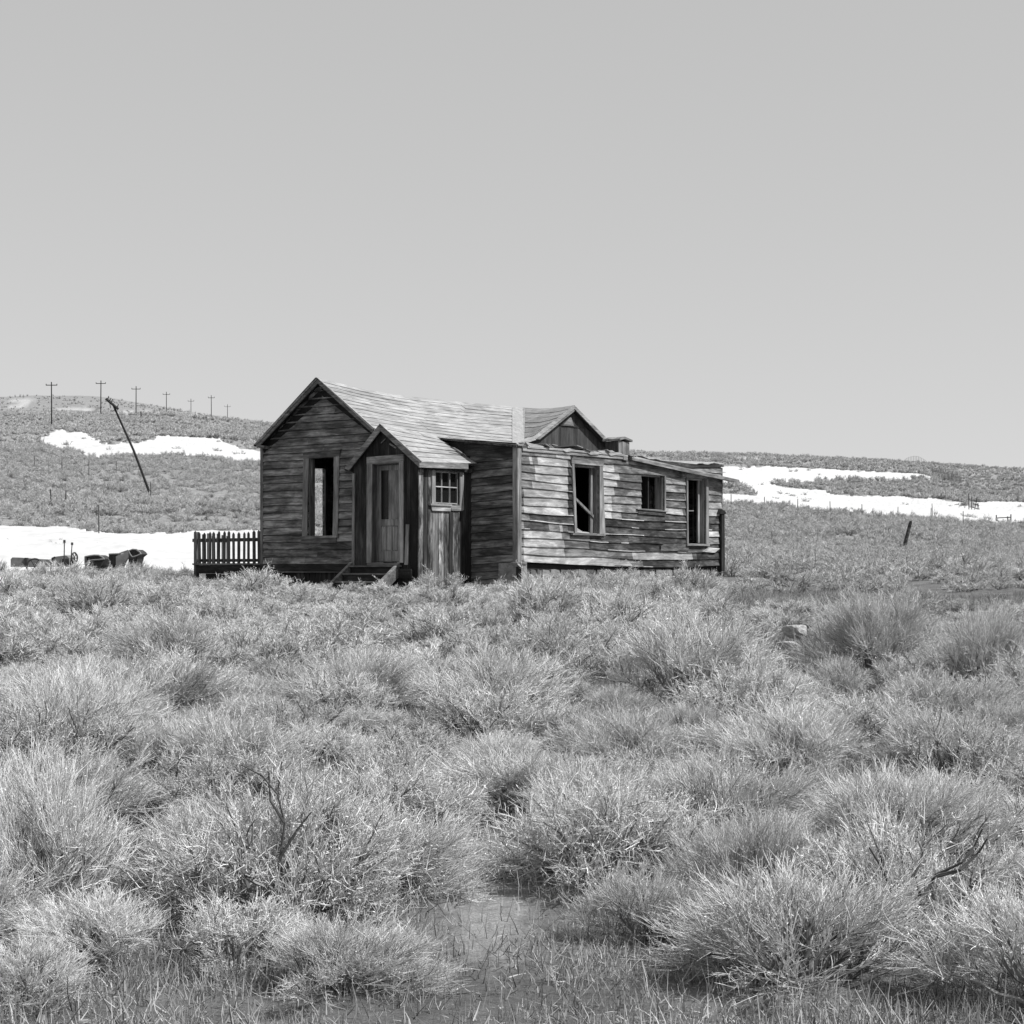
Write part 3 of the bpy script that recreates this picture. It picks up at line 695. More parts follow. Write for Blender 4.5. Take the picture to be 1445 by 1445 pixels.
# ---- steps
stp = empty('steps'); stp.parent = house
def P0(px, py, fr): return fr.inv(px, py)
yl = -FP.inv(500, 800)[0]; yr = -FP.inv(562, 800)[0]
box('porch_sill', stp, PXF_ - .16, PXF_ - .03, yr - .12, yl + .06, 1.60, 1.64, M['trim_y'])
for k in range(4):
    zt_ = 1.60 - .165 * (k + 1); x1 = PXF_ - .12 - .25 * k
    box('tread', stp, x1 - .28, x1 + .02, yr - .02, yl, zt_, zt_ + .035, M['trim_y'])
    box('riser', stp, x1 + .0, x1 + .02, yr, yl, zt_ + .036, zt_ + .16, M['dark_y'])
for y_ in (yl + .04, yr - .06):
    V = []; x0 = PXF_ - .06; x1 = PXF_ - 1.12
    for yy in (y_ - .02, y_ + .02): V += [(x0, yy, 1.66), (x1, yy, .95), (x1, yy, .72), (x0, yy, 1.40)]
    mesh_obj('stringer', V, [(0, 1, 2, 3), (7, 6, 5, 4), (0, 4, 5, 1), (1, 5, 6, 2), (2, 6, 7, 3), (3, 7, 4, 0)], M['trim_y'], stp)
    V = []
    for yy in (y_ - .035, y_ + .035): V += [(x0, yy, 1.70), (x1 - .02, yy, .985), (x1 - .02, yy, .955), (x0, yy, 1.665)]
    mesh_obj('stringer_cap', V, [(0, 1, 2, 3), (7, 6, 5, 4), (0, 4, 5, 1), (1, 5, 6, 2), (2, 6, 7, 3), (3, 7, 4, 0)], M['trim_y'], stp)
box('ledger', stp, PXF_ - .10, PXF_ - .03, yr - .42, yr - .09, 1.36, 1.56, M['dark_y'])

# ---- roofs
def surf_board(name, parent, surf, s0, s1, t0, t1, thick, lift, mat, n=5, nrm=None):
    V = []; Fc = []
    for k in range(n):
        s = s0 + (s1 - s0) * k / (n - 1)
        for (t, l) in ((t0, lift[0]), (t1, lift[1])):
            p = surf(s, t); q = Vector(p) + nrm * (l + random.uniform(-.002, .003))
            V.append(q); V.append(q - nrm * thick)
    for k in range(n - 1):
        a = 4 * k; b = a + 4
        Fc += [(a, b, b + 2, a + 2), (a + 1, a + 3, b + 3, b + 1), (a, a + 1, b + 1, b), (a + 2, b + 2, b + 3, a + 3)]
    Fc += [(0, 2, 3, 1), (4*n-4, 4*n-3, 4*n-1, 4*n-2)]
    return mesh_obj(name, V, Fc, mat, parent)
def deck(name, surf, s0f, s1f, nrm, off, thick, mat, nt_=9, ns=14):
    V = []; Fc = []
    for i in range(nt_):
        t = i / (nt_ - 1); a = s0f(t); b = s1f(t)
        for j in range(ns):
            p = Vector(surf(a + (b - a) * j / (ns - 1), t)); V.append(p - nrm * off); V.append(p - nrm * (off + thick))
    for i in range(nt_ - 1):
        for j in range(ns - 1):
            a = 2 * (i * ns + j); b = a + 2; c = a + 2 * ns; d = c + 2
            Fc += [(a, c, d, b), (a + 1, b + 1, d + 1, c + 1)]
    for i in range(nt_ - 1):
        for j in (0, ns - 1):
            a = 2 * (i * ns + j); c = a + 2 * ns; Fc.append((a, a + 1, c + 1, c))
    for i in (0, nt_ - 1):
        for j in range(ns - 1):
            a = 2 * (i * ns + j); Fc.append((a, a + 2, a + 3, a + 1))
    return mesh_obj(name, V, Fc, mat, house)
def roof_rows(parent, surf, s0f, s1f, nrm, nrows, mat, minl=1.4, maxl=3.2, name='roof_board', thick=.02, lifty=.006, miss=0.0, ragged=0.0, seg=.5):
    for i in range(nrows):
        t0, t1 = i / nrows, min((i + 1.12) / nrows, 1.0 + .02)
        a = s0f((t0 + t1) / 2) + random.uniform(-ragged, ragged); b = s1f((t0 + t1) / 2) + random.uniform(-ragged, ragged); s = a
        while s < b - .05:
            e = min(s + random.uniform(minl, maxl), b)
            if b - e < .5: e = b
            if random.random() >= miss:
                l = random.uniform(0, .006)
                surf_board(name, parent, surf, s + .003, e - .003, t0, t1, thick, (.004 + l, .004 + lifty + l + random.uniform(0, .008)), mat, max(2, int((e - s) / seg) + 2), nrm)
            s = e
zridge = curve(FMID, [(447, 533), (490, 544.5), (536, 554), (580, 560), (626, 565), (719, 574), (735, 575)])
YM = L_Y / 2; ZE = zle; XC = FGO.inv(811, 572)[0]
zapx = FGO.inv(811, 572)[1]
def smain(x, t):  # right slope of the long roof
    a = zridge(x); e = ZE + .01 * math.sin(x); sag = -.03 * math.sin(math.pi * t) * math.sin(min(max(x, 0), 7) / 7 * math.pi)
    return (x, YM + (-.08 - YM) * t, a + (e - a) * t + sag)
n1 = Vector((0, -m1, 1)).normalized(); n1L = Vector((0, m1, 1)).normalized()
m2 = (zapx - FG.inv(742, 624)[1]) / (XC - FG.inv(742, 624)[0])
zcr = lambda y: float(np.interp(y, [-.25, YM], [zapx, zridge(XC)]))
def solvex(px, t):
    lo, hi = 3.0, 9.0
    for _ in range(40):
        m = (lo + hi) / 2; p = smain(m, t)
        w = RW + U * p[0] + Vv * p[1]
        if CX + F * w.x / w.y < px: lo = m
        else: hi = m
    return m
def xval(t): return solvex(737.5 + 2.5 * t, t)
s0m = const(-.2); s1m = lambda t: xval(t) + .04
rf = deck('roof', smain, s0m, s1m, n1, .02, .03, M['roof_dark']); rf['label'] = 'bleached sagging main roof slope'
roof_rows(rf, smain, s0m, s1m, n1, 14, M['roof_x'], lifty=.011)
def smainL(x, t): return (x, YM + (L_Y + .08 - YM) * t, zridge(x) + (ZE - zridge(x)) * t)
rfl = deck('roof', smainL, s0m, const(7.7), n1L, .0, .04, M['roof_dark']); rfl['label'] = 'far main roof slope'
fa_, fb_ = FGO.inv(811, 572), FGO.inv(741, 625)
def scrL(q, t):   # left slope of the cross gable, ruled between its gable edge (q=0) and the valley (q=1)
    f = Vector((fa_[0] + (fb_[0] - fa_[0]) * t, -.25, fa_[1] + (fb_[1] - fa_[1]) * t)); v = Vector(smain(xval(t), t))
    return tuple(f + (v - f) * q + Vector((0, 0, -.05 * math.sin(math.pi * q))))
n2 = Vector((-m2, 0, 1)).normalized(); n2R = Vector((m2, 0, 1)).normalized()
# rows run along y from the gable (y=-.25) back to the valley
rc = deck('roof', scrL, const(0), const(1.0), n2, .02, .03, M['roof_dark']); rc['label'] = 'short slope of the cross gable roof beside the valley'
roof_rows(rc, scrL, const(0), const(1.0), n2, 9, M['roof_y'], .3, .8, seg=.12)
def scrR(y, t):
    q = min(max((y + .25) / (YM + .25), 0), 1); p = scrL(q * .999, 0); return (p[0] + (XC - p[0]) * min(t * 4, 1) + 2.1 * t, y, p[2] - m2 * 2.1 * t - .012)
rr_ = deck('roof', scrR, const(-.25), const(3.7), n2R, .0, .05, M['roof_dark']); rr_['label'] = 'far slope of the cross gable roof'
def rakeboard(parent, fr, pix, d0, d1, mat, name='rake_board'): return ppx(name, parent, fr, pix, d0, d1, mat)
rakeboard(rf, FAO, [(448, 534.5), (361, 627), (363, 632), (448, 541)], -.03, .0, M['trim_y'])
rakeboard(rf, FAO, [(448, 534.5), (448, 541), (526, 612), (527, 606.5)], -.032, .0, M['trim_y'])
rakeboard(rf, FAO, [(447, 532.3), (359, 626.5), (361, 628), (448, 534.5)], -.05, .02, M['trim_x'], 'edge_strip')
rakeboard(rf, FAO, [(447, 532.3), (448, 534.3), (526, 606.5), (528, 604.5)], -.05, .0, M['roof_x'], 'edge_strip')
ppx('eave_return', rf, FAO, [(361, 627.5), (362, 631), (372, 633), (373, 629)], -.02, .2, M['trim_y'])
# valley flashing: one bent sheet
V = []; Fc = []; N = 8
for i in range(N):
    t = .035 + .965 * i / (N - 1); xv = xval(t); a = Vector(smain(solvex(722, t), t)) + n1 * .03
    V += [a, Vector(smain(xv, t)) + Vector((0, 0, .045)), Vector(scrL(.94, t)) + n2 * .03]
for i in range(N - 1): Fc += [(3*i, 3*i+3, 3*i+4, 3*i+1), (3*i+1, 3*i+4, 3*i+5, 3*i+2)]
vf = mesh_obj('valley_flashing', V, Fc, M['metal_pale'], house); vf['label'] = 'bright metal sheet folded into the roof valley'
md = vf.modifiers.new('solid', 'SOLIDIFY'); md.thickness = .006
# cross gable face
gl = FG.inv(742, 624)[0]; gz = lambda s: zcr(-.1) - .07 - m2 * abs(s - XC)
zg0 = 4.36
xr_ = XC + 2.1
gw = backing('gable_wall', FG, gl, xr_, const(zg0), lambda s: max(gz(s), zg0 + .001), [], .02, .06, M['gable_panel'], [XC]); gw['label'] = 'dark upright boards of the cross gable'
s = gl; zmid = FG.inv(811, 601)[1]
while s < xr_ - .05:
    w = random.uniform(.24, .46); a, b = s + .004, min(s + w, xr_) - .004
    h = [min(gz(q), zmid) for q in (a, b)]
    if max(h) > zg0 + .05: prism('gable_board', gw, FG, [(a, zg0 - .05), (b, zg0 - .05), (b, max(h[1], zg0)), (a, max(h[0], zg0))] if not (a < XC < b) else [(a, zg0), (b, zg0), (b, h[1]), (a, h[0])], random.uniform(-.012, -.004), .018, M['gable_panel'])
    s += w
s = gl + 1.0
while s < xr_ - 1.0:
    w = random.uniform(.18, .32); a, b = s + .004, s + w - .004
    pts = [(a, zmid - .04), (b, zmid - .04), (b, gz(b))] + ([(XC, gz(XC))] if a < XC < b else []) + [(a, gz(a))]
    if min(gz(a), gz(b)) > zmid: prism('gable_board', gw, FG, pts, random.uniform(-.03, -.02), .0, M['gable_panel'])
    s += w
ppx('pale_board', gw, FG, [(794, 600.5), (806, 588), (810, 601)], -.045, -.03, M['trim_x'])
rakeboard(rc, FGO, [(811, 572), (752, 618), (757, 619.5), (811, 577)], -.03, .0, M['roof_x'])
rakeboard(rc, FGO, [(811, 576.5), (757, 619.5), (762, 620), (811, 580)], -.015, .02, M['trim_x'])
rakeboard(rr_, FGO, [(811, 572), (811, 577), (855, 623), (857, 619)], -.032, .0, M['trim_x'])
rakeboard(rc, FGO, [(752, 617), (738, 624.5), (741, 626), (757, 620.5)], -.06, .1, M['roof_x'], 'bent_edge')
# lean-to roof over the long front room: nearly flat, broken
def slean(x, t):
    zf = topC(x) + .0; zb2 = 2.92 + EYE if x < 5.5 else 4.42
    return (x, 0.12 + (CYW - .06 - .12) * t, zb2 + (zf - zb2) * t)
n3 = Vector((0, -.12, 1)).normalized()
rl = deck('roof', slean, const(BX - .12), const(sC1 + .05), n3, .0, .045, M['roof_dark'], 6, 24); rl['label'] = 'low lean-to roof with broken boards along its edge'
# boards running down the slope near the eave, some curled up
x = BX - .1
while x < FC.inv(903, 646)[0]:
    w = random.uniform(.14, .3); up = random.choice([0, 0, .02, .05, .08, .11]) if x > 1.3 else .0
    t0 = random.uniform(.45, .8); t1 = 1.0 + random.uniform(-.03, .02)
    if random.random() < .86 or x < 2.2:
        V = []
        for xx in (x + .004, x + w - .01):
            u2 = up * (1 if xx < x + .1 else random.uniform(-.3, 1))
            for t, l in ((t0, .01), ((t0 + t1) / 2, .012), (t1, .014 + max(u2, 0))):
                q = Vector(slean(xx, t)) + n3 * l; V += [q, q - n3 * .018]
        Fc = []
        for k2 in (0, 2):
            Fc += [(k2, k2 + 2, k2 + 8, k2 + 6), (k2 + 1, k2 + 7, k2 + 9, k2 + 3), (k2, k2 + 1, k2 + 3, k2 + 2), (k2 + 6, k2 + 8, k2 + 9, k2 + 7)]
        Fc += [(4, 5, 11, 10), (0, 6, 7, 1)]
        mesh_obj('roof_board', V, Fc, random.choice([M['roof_y'], M['roof_y'], M['trim_x']]), rl)
    x += w
# torn, slid sheets lying on the lean-to edge
for (pts) in ([(742, 624), (748, 631), (764, 632), (769, 630)], [(793, 634), (799, 638), (812, 636), (804, 632.5)], [(824, 635), (834, 642), (846, 641), (829, 634.5)], [(843, 636), (850, 640), (868, 638), (864, 635.5)], [(858, 639.5), (862, 643), (879, 641), (874, 638)]):
    ppx('loose_shingle', rl, Fr((0, CYW + .02), (1, 0)), pts, -.1, -.075 + random.uniform(0, .02), M['roof_x'])
# sheet roof over the right end, rising behind the sagging edge
def sR(x, t): return (x, CYW - .02 + 2.2 * t, topC(x) + .03 + .16 * t + .02 * math.sin(9 * x))
sA = FC.inv(905, 646)[0]
V = []; Fc = []; ns = 26
for j in range(ns):
    xx = sA + (sC1 + .12 - sA) * j / (ns - 1)
    for t in (0, .5, 1): V.append(sR(xx, t))
for j in range(ns - 1):
    for t in (0, 1): a = 3 * j + t; Fc.append((a, a + 3, a + 4, a + 1))
sh = mesh_obj('sheet_roof', V, Fc, M['metal_pale'], house, smooth=True); sh['label'] = 'pale sagging sheet over the right end'
md = sh.modifiers.new('solid', 'SOLIDIFY'); md.thickness = .03; md.offset = 1
# chimney box
FK = Fr((0, CYW + 1.3), (1, 0)); ka = FK.inv(872, 630)[0]; kb = FK.inv(887, 630)[0]; kz0 = FK.inv(872, 642)[1]; kz1 = FK.inv(872, 622)[1]
dy = .36
ch = box('chimney_box', house, ka, kb, CYW + 1.3, CYW + 1.3 + dy, kz0 - .3, kz1, M['gable_panel']); ch['label'] = 'boxed wooden chimney stub behind the broken eave'
for q in range(3): box('chimney_board', ch, ka + .003 + (kb - ka) * q / 3, ka - .003 + (kb - ka) * (q + 1) / 3, CYW + 1.275, CYW + 1.298, kz0 - .3, kz1 - .01, M['trim_z'])
V = []
for (xx, zz) in ((ka - .04, kz1 + .0), (ka + .2, kz1 + .06), (kb + .06, kz1 + .0)):
    for yy in (CYW + 1.22, CYW + 1.36 + dy): V += [(xx, yy, zz), (xx, yy, zz + .05)]
mesh_obj('chimney_cap', V, [(1,3,7,5),(5,7,11,9),(0,4,6,2),(4,8,10,6),(0,1,5,4),(4,5,9,8),(2,6,7,3),(6,10,11,7),(0,2,3,1),(8,9,11,10)], M['trim_x'], ch)

# ---- porch roof
ya, yb, yl_ = -apx[0], -rgt[0], -lft[0]
za, zb2, zl2 = apx[1], rgt[1], lft[1]
zback = EYE + (HY - 616) / F * 35.98
def sporch(x, t):
    f = (x - (PXF_ - .12)) / (BX - (PXF_ - .12)); zt_ = za + (zback - za) * f; ze = zb2 + .06 * f
    return (x, ya + (yb - ya) * t, zt_ + (ze - zt_) * t)
nP = Vector((0, -(za - zb2) / (ya - yb), 1)).normalized(); nPL = Vector((0, (za - zl2) / (yl_ - ya), 1)).normalized()
rp = deck('porch_roof', sporch, const(PXF_ - .12), lambda t: BX - .02 + .08 * t, nP, .015, .03, M['roof_dark'], 6, 6); rp['label'] = 'bright shingled right slope of the porch roof'
roof_rows(rp, sporch, const(PXF_ - .14), lambda t: BX - .06 + .06 * t, nP, 7, M['roof_x'], .35, 1.1, 'shingle', .016, .014, .0, .04, .4)
def sporchL(x, t): r_ = sporch(x, 0)[2] - .01; return (x, ya + (yl_ - ya) * t, r_ + (zl2 - za) * t)
rpl = deck('porch_roof', sporchL, const(PXF_ - .12), const(-.02), nPL, .0, .04, M['roof_dark'], 4, 4); rpl['label'] = 'left slope of the porch roof'
rakeboard(rp, FPO, [(535.5, 598), (592.5, 651), (591, 659), (537, 608)], -.03, .0, M['trim_y'])
rakeboard(rp, FPO, [(535, 596.8), (535.8, 598.2), (592.5, 651), (594, 650)], -.045, .01, M['roof_x'], 'edge_strip')
rakeboard(rpl, FPO, [(535.5, 598), (537, 607), (492, 664), (486, 661)], -.03, .0, M['trim_y'])
FSO = Fr((0, yb - .01), (1, 0))
ppx('fascia', rp, FSO, [(592, 651.5), (592, 659.5), (661, 662), (661, 653.5)], -.03, .0, M['trim_x'])
ppx('loose_shingle', rp, FSO, [(641, 631), (654, 641), (665, 651), (667, 651), (656, 641)], .25, .31, M['roof_x'])
prism('soffit_beam', rp, FS, rect(PXF_, BX, 3.60, 3.68), -.09, -.03, M['dark_y'])

# ------------------------------------------------------------------ deck fence, pedestal, planks
fence = empty('picket_fence', (RW.x, RW.y, 0), PHI); tag(fence, 'short weathered picket railing on a plank deck left of the house', 'fence')
FF = Fr((.12, 0), (0, -1)); fl = FF.inv(276, 770)[0]; fr_ = -L_Y - .05
zt_, zbm = FF.inv(320, 751)[1], FF.inv(320, 796)[1]
npk = 15
for i in range(npk):
    s = fl + (fr_ - fl) * i / (npk - 1) + random.uniform(-.015, .015); w = random.uniform(.03, .045); t = random.uniform(-.02, .02); zz = zt_ + random.uniform(-.03, .03)
    prism('picket', fence, FF, [(s - w, zbm), (s + w, zbm), (s + w + t, zz - .03), (s + t, zz + .015), (s - w + t, zz - .03)], -.02, .0, M['picket'])
prism('rail', fence, FF, rect(fl, fr_, zt_ - .22, zt_ - .14), .0, .04, M['picket'])
prism('rail', fence, FF, rect(fl, fr_, zbm + .05, zbm + .12), .0, .04, M['picket'])
prism('post', fence, FF, rect(fl - .06, fl + .03, zbm - .8, zt_ + .02), .0, .09, M['picket'])
prism('post', fence, FF, rect(fr_ - .08, fr_, zbm - .8, zt_ + .02), .0, .09, M['picket'])
FR = Fr((0, -fl + .05), (1, 0))
for i in range(7):
    s = .25 + i * .16; prism('picket', fence, FR, rect(s - .035, s + .035, zbm, zt_ - .03 + random.uniform(-.03, .03)), -.02, 0, M['picket'])
prism('rail', fence, FR, rect(.1, 1.3, zt_ - .22, zt_ - .14), .0, .04, M['picket'])
prism('deck_board', fence, FF, rect(fl - .05, fr_ + .02, zbm - .02, zbm + .02), -.06, 1.2, M['trim_y'])
prism('deck_fascia', fence, FF, rect(fl + .05, fr_, zbm - .22, zbm - .021), -.03, .0, M['dark_y'])
prism('deck_fascia', fence, FF, rect(fl + .35, fr_, zbm - .42, zbm - .225), -.01, .02, M['dark_y'])

def lathe(name, prof, mat, parent=None, seg=20, loc=None, smooth=True):
    V = []; Fc = []
    for (r, z_) in prof:
        for k in range(seg): a = 2 * math.pi * k / seg; V.append((r * math.cos(a), r * math.sin(a), z_))
    for i in range(len(prof) - 1):
        for k in range(seg): a = i * seg + k; b = i * seg + (k + 1) % seg; Fc.append((a, b, b + seg, a + seg))
    Fc.append(tuple(range((len(prof) - 1) * seg, len(prof) * seg))); Fc.append(tuple(range(seg - 1, -1, -1)))
    return mesh_obj(name, V, Fc, mat, parent, loc=loc)
Yp = 33.9; xp = (732 - CX) / F * Yp; gp = float(zg(xp, Yp)); ztop_ = EYE + (HY - 792.5) / F * Yp
ped = empty('pedestal_basin', (xp, Yp, gp - .05)); tag(ped, 'round shallow metal basin on a dark post at the house corner', 'basin')
lathe('basin', [(.05, ztop_ - gp - .06), (.14, ztop_ - gp - .04), (.165, ztop_ - gp), (.17, ztop_ - gp + .03), (.15, ztop_ - gp + .035), (.12, ztop_ - gp + .02)], M['metal_grey'], ped)
lathe('post', [(.055, 0), (.055, ztop_ - gp - .055)], M['pole'], ped, 10)

# ------------------------------------------------------------------ tubes and shrubs
def tubes(P, Rr, sides=3):
    """P (N,K,3) centre lines, Rr (N,K) radii -> verts, quads"""
    N, K, _ = P.shape
    T = np.zeros_like(P); T[:, :-1] = P[:, 1:] - P[:, :-1]; T[:, -1] = T[:, -2]
    T /= np.linalg.norm(T, axis=2, keepdims=True) + 1e-9
    ref = rng.normal(size=(N, 1, 3)); A = np.cross(T, ref); A /= np.linalg.norm(A, axis=2, keepdims=True) + 1e-9; B = np.cross(T, A)
    ang = np.arange(sides) * 2 * np.pi / sides
    V = P[:, :, None, :] + Rr[:, :, None, None] * (A[:, :, None, :] * np.cos(ang)[None, None, :, None] + B[:, :, None, :] * np.sin(ang)[None, None, :, None])
    base = (np.arange(N) * K * sides)[:, None, None] + (np.arange(K - 1) * sides)[None, :, None]
    k = np.arange(sides)[None, None, :]; k2 = (np.arange(sides) + 1)[None, None, :] % sides
    Q = np.stack([base + k, base + k2, base + sides + k2, base + sides + k], -1).reshape(-1, 4)
    return V.reshape(-1, 3), Q
def norm(v): return v / (np.linalg.norm(v, axis=-1, keepdims=True) + 1e-9)
def grow(start, d, length, K, curl, wob, up):
    N = len(start); P = np.zeros((N, K, 3)); P[:, 0] = start; d = d.copy(); c = rng.normal(size=(N, 3)) * curl
    for i in range(1, K):
        P[:, i] = P[:, i - 1] + d * (length / (K - 1))[:, None]
        d = norm(d + c + rng.normal(size=(N, 3)) * wob + np.array([0, 0, up]))
    return P
def shrub_mesh(name, nm=26, ns=200, nq=900, nt_=6000, spread=70, tw=.0020, lean=(0, 0), fan=.5, mats=None, leaf=0, sw=.010, shell=.4, ql=(.09, .20), tl=(.04, .12), K=3):
    """unit shrub, about 1 m high and 0.8 m radius: gnarled stems fork into branches, branchlets and twigs held in the outer shell"""
    th = R(1) * spread * np.sqrt(rng.uniform(0.02, 1, nm)); ph = rng.uniform(0, 2 * np.pi, nm)
    d = norm(np.stack([np.sin(th) * np.cos(ph) + lean[0] * .5, np.sin(th) * np.sin(ph) + lean[1] * .5, np.cos(th)], -1))
    base = rng.normal(size=(nm, 3)) * [.06, .06, 0]; base[:, 2] = -.05
    Pm = grow(base, d, rng.uniform(.42, .66, nm), 7, .09, .20, .03)
    def sample(Pp, n, lo, hi):
        i = rng.integers(0, len(Pp), n); t = rng.uniform(lo, hi, n) * (Pp.shape[1] - 1); j = np.minimum(t.astype(int), Pp.shape[1] - 2); f = (t - j)[:, None]
        return Pp[i, j] * (1 - f) + Pp[i, j + 1] * f, norm(Pp[i, j + 1] - Pp[i, j])
    def fork(src, n, lo, hi, L, K_, spreadn, curl, wob, keep=.55, out=.35, up=.25):
        p, dd = sample(src, n, lo, hi); o = norm(p * [1, 1, .45] + [0, 0, .06])
        dn = norm(dd * keep + o * out + rng.normal(size=(n, 3)) * spreadn + [lean[0] * .25, lean[1] * .25, up])
        return grow(p, dn, rng.uniform(L[0], L[1], n), K_, curl, wob, .02)
    Ps = fork(Pm, ns, shell, 1, (.14, .32), 5, .42, .12, .16)
    Pq = fork(Ps, nq, .25, 1, ql, 4, fan, .10, .14)
    Pt = fork(Pq, nt_, .15, 1, tl, K, fan * 1.05, .08, .12, up=.30)
    Vs, Qs, Ms = [], [], []; off = 0
    def add(P_, r0, r1, sides, mi):
        nonlocal off
        r = np.tile(np.linspace(r0, r1, P_.shape[1]), (len(P_), 1)); V, Q = tubes(P_, r, sides)
        Vs.append(V); Qs.append(Q + off); Ms.append(np.full(len(Q), mi)); off += len(V)
    add(Pm, sw * 1.5, sw * .6, 4, 0); add(Ps, sw * .55, tw * 1.5, 3, 0)
    g = rng.random(len(Pq)) < .45; add(Pq[~g], tw * 1.45, tw * .8, 3, 1); add(Pq[g], tw * 1.45, tw * .8, 3, 2)
    g = rng.random(nt_) < .3; add(Pt[~g], tw * .95, tw * .5, 3, 1); add(Pt[g], tw * .95, tw * .5, 3, 2)
    if leaf:
        i = rng.integers(0, nt_, leaf); f = rng.uniform(.1, 1, leaf)[:, None]; c = Pt[i, -2] * (1 - f) + Pt[i, -1] * f
        d1 = norm(rng.normal(size=(leaf, 3)) + [0, 0, .5]); s_ = rng.uniform(.005, .011, leaf) * (tw / .002) ** .6
        Pl = np.stack([c, c + d1 * s_[:, None], c + d1 * 2 * s_[:, None]], 1); rr = np.stack([s_ * .12, s_ * .36, s_ * .05], 1)
        V, Q = tubes(Pl, rr, 3); Vs.append(V); Qs.append(Q + off); Ms.append(np.full(len(Q), 1)); off += len(V)
    V = np.concatenate(Vs); V[:, 2] = np.maximum(V[:, 2], -.08)
    return fast_mesh(name, V, np.concatenate(Qs), mats or [M['stem'], M['twig'], M['twig_grey']], np.concatenate(Ms))
near_meshes = [
    shrub_mesh('shrub_whips', 30, 240, 1300, 7500, 62, .0019, (0, 0), .30, tl=(.07, .19), ql=(.12, .28), leaf=2500),
    shrub_mesh('shrub_whips_leaning', 28, 230, 1200, 7500, 64, .0019, (-.35, 0), .34, tl=(.06, .17), ql=(.12, .26), leaf=2500),
    shrub_mesh('shrub_whips_right', 28, 230, 1200, 7500, 66, .0019, (.4, -.1), .34, tl=(.06, .17), ql=(.12, .26), leaf=2500),
    shrub_mesh('shrub_twiggy', 40, 330, 1700, 8500, 82, .0020, (0, 0), .55, leaf=4500, sw=.011, shell=.5),
    shrub_mesh('shrub_twiggy_low', 40, 330, 1700, 8500, 86, .0020, (.15, 0), .6, leaf=4500, sw=.010, shell=.5),
    shrub_mesh('shrub_scraggly', 26, 220, 1000, 4800, 78, .0023, (-.1, 0), .6, leaf=2500, sw=.013, shell=.45),
]
mid_meshes = [shrub_mesh('shrub_mid', 22, 130, 520, 2600, 74, .0036, (l, 0), fn, leaf=900, sw=.011, tl=(.05, .14)) for l, fn in ((0, .35), (-.3, .4), (.3, .4), (0, .6), (.1, .6))]
far_mats = [M['stem'], M['twig_far'], M['twig_grey']]
far_meshes = [shrub_mesh('shrub_far', 10, 40, 130, 420, 74, .0078, (l, 0), .55, mats=far_mats, K=2, sw=.016, tl=(.08, .20)) for l in (0, -.2, .2)]
vfar_meshes = [shrub_mesh('shrub_very_far', 6, 16, 40, 110, 76, .018, (l, 0), .6, mats=far_mats, K=2, sw=.025, tl=(.10, .26)) for l in (0, .2)]
def grass_mesh(name, n, h, w, spread=38, mats=None):
    th = R(1) * np.abs(rng.normal(0, spread, n)); ph = rng.uniform(0, 6.283, n)
    d = norm(np.stack([np.sin(th) * np.cos(ph), np.sin(th) * np.sin(ph), np.cos(th) + .1], -1)); b = rng.normal(size=(n, 3)) * [.18, .18, 0]
    P = grow(b, d, rng.uniform(.4, 1, n) * h, 3, .2, .1, -.05)
    V, Q = tubes(P, np.tile(np.linspace(w, w * .3, 3), (n, 1)), 3)
    return fast_mesh(name, V, Q, mats or [M['straw']])
grass_meshes = [grass_mesh('straw_tuft', 110, .10, .0022), grass_mesh('straw_tuft_low', 120, .07, .0024, 60), grass_mesh('litter', 90, .13, .0026, 85, [M['stem']])]

def in_house(x, y, m=.0):
    a, b = tolocal(x, y)
    return (-.25 - m < a < END + .2 + m and CYW - .12 - m < b < L_Y + .3 + m) or (PXF_ - .9 - m < a < 1 and PYS - .2 - m < b < .3) or (-.2 < a < 1.6 and L_Y < b < 6.1)
def add_shrub(me, x, y, r, h, rz, label, group=None, name='sagebrush'):
    o = bpy.data.objects.new(name, me); COL.objects.link(o)
    o.location = (x, y, float(zg(x, y))); o.scale = (r / .8, r / .8, h); o.rotation_euler = (random.uniform(-.06, .06), random.uniform(-.06, .06), rz)
    tag(o, label, 'shrub', group); return o
SHR = []   # (x, y, r)
G_SH = 'shrubs in the brush in front of the house'
def big(px, py, wpx, hpx, mi, label, rz=None, fx=None):
    x, y, z_ = ground_at(px, py); k_ = F / y
    r = wpx / k_ / 2; h = hpx / k_
    add_shrub(near_meshes[mi], x, y, r, h, random.uniform(0, 6.28) if rz is None else rz, label, G_SH); SHR.append((x, y, r * .8))
big(400, 1300, 430, 285, 3, 'largest twiggy shrub, bottom left of centre, dark gnarled stems at its foot')
big(845, 1245, 370, 230, 4, 'broad pale shrub right of the bare patch at the bottom centre')
big(1290, 1330, 360, 260, 5, 'open scraggly shrub with dark curved branches at the bottom right corner')
big(60, 1290, 300, 260, 1, 'long stemmed pale shrub at the bottom left corner', 0)
big(1060, 1300, 260, 200, 0, 'low straw pale shrub between the two big ones at the bottom right')
big(1235, 950, 210, 150, 0, 'tall dense grey shrub rising right of the pale rock')
big(975, 995, 290, 175, 2, 'wide drooping shrub with a dark hollow left of the pale rock', 0)
big(1140, 1003, 150, 82, 4, 'low grey mounded shrub just below the pale rock')
big(1385, 975, 170, 150, 0, 'upright thin stemmed shrub at the right edge')
big(690, 1050, 300, 150, 4, 'mounded shrub with a dark hollow below the house corner')
big(800, 975, 240, 120, 3, 'mounded pale shrub in front of the stone foundation')
big(235, 955, 210, 110, 1, 'leafy mounded shrub above the small bare clearing', 0)
big(500, 1005, 230, 120, 0, 'fan shaped shrub in front of the porch steps')
big(400, 985, 150, 80, 5, 'dead brown shrub with tangled stems below the gable wall')
big(330, 1120, 260, 150, 2, 'feathery shrub just behind the largest bottom left shrub', 0)
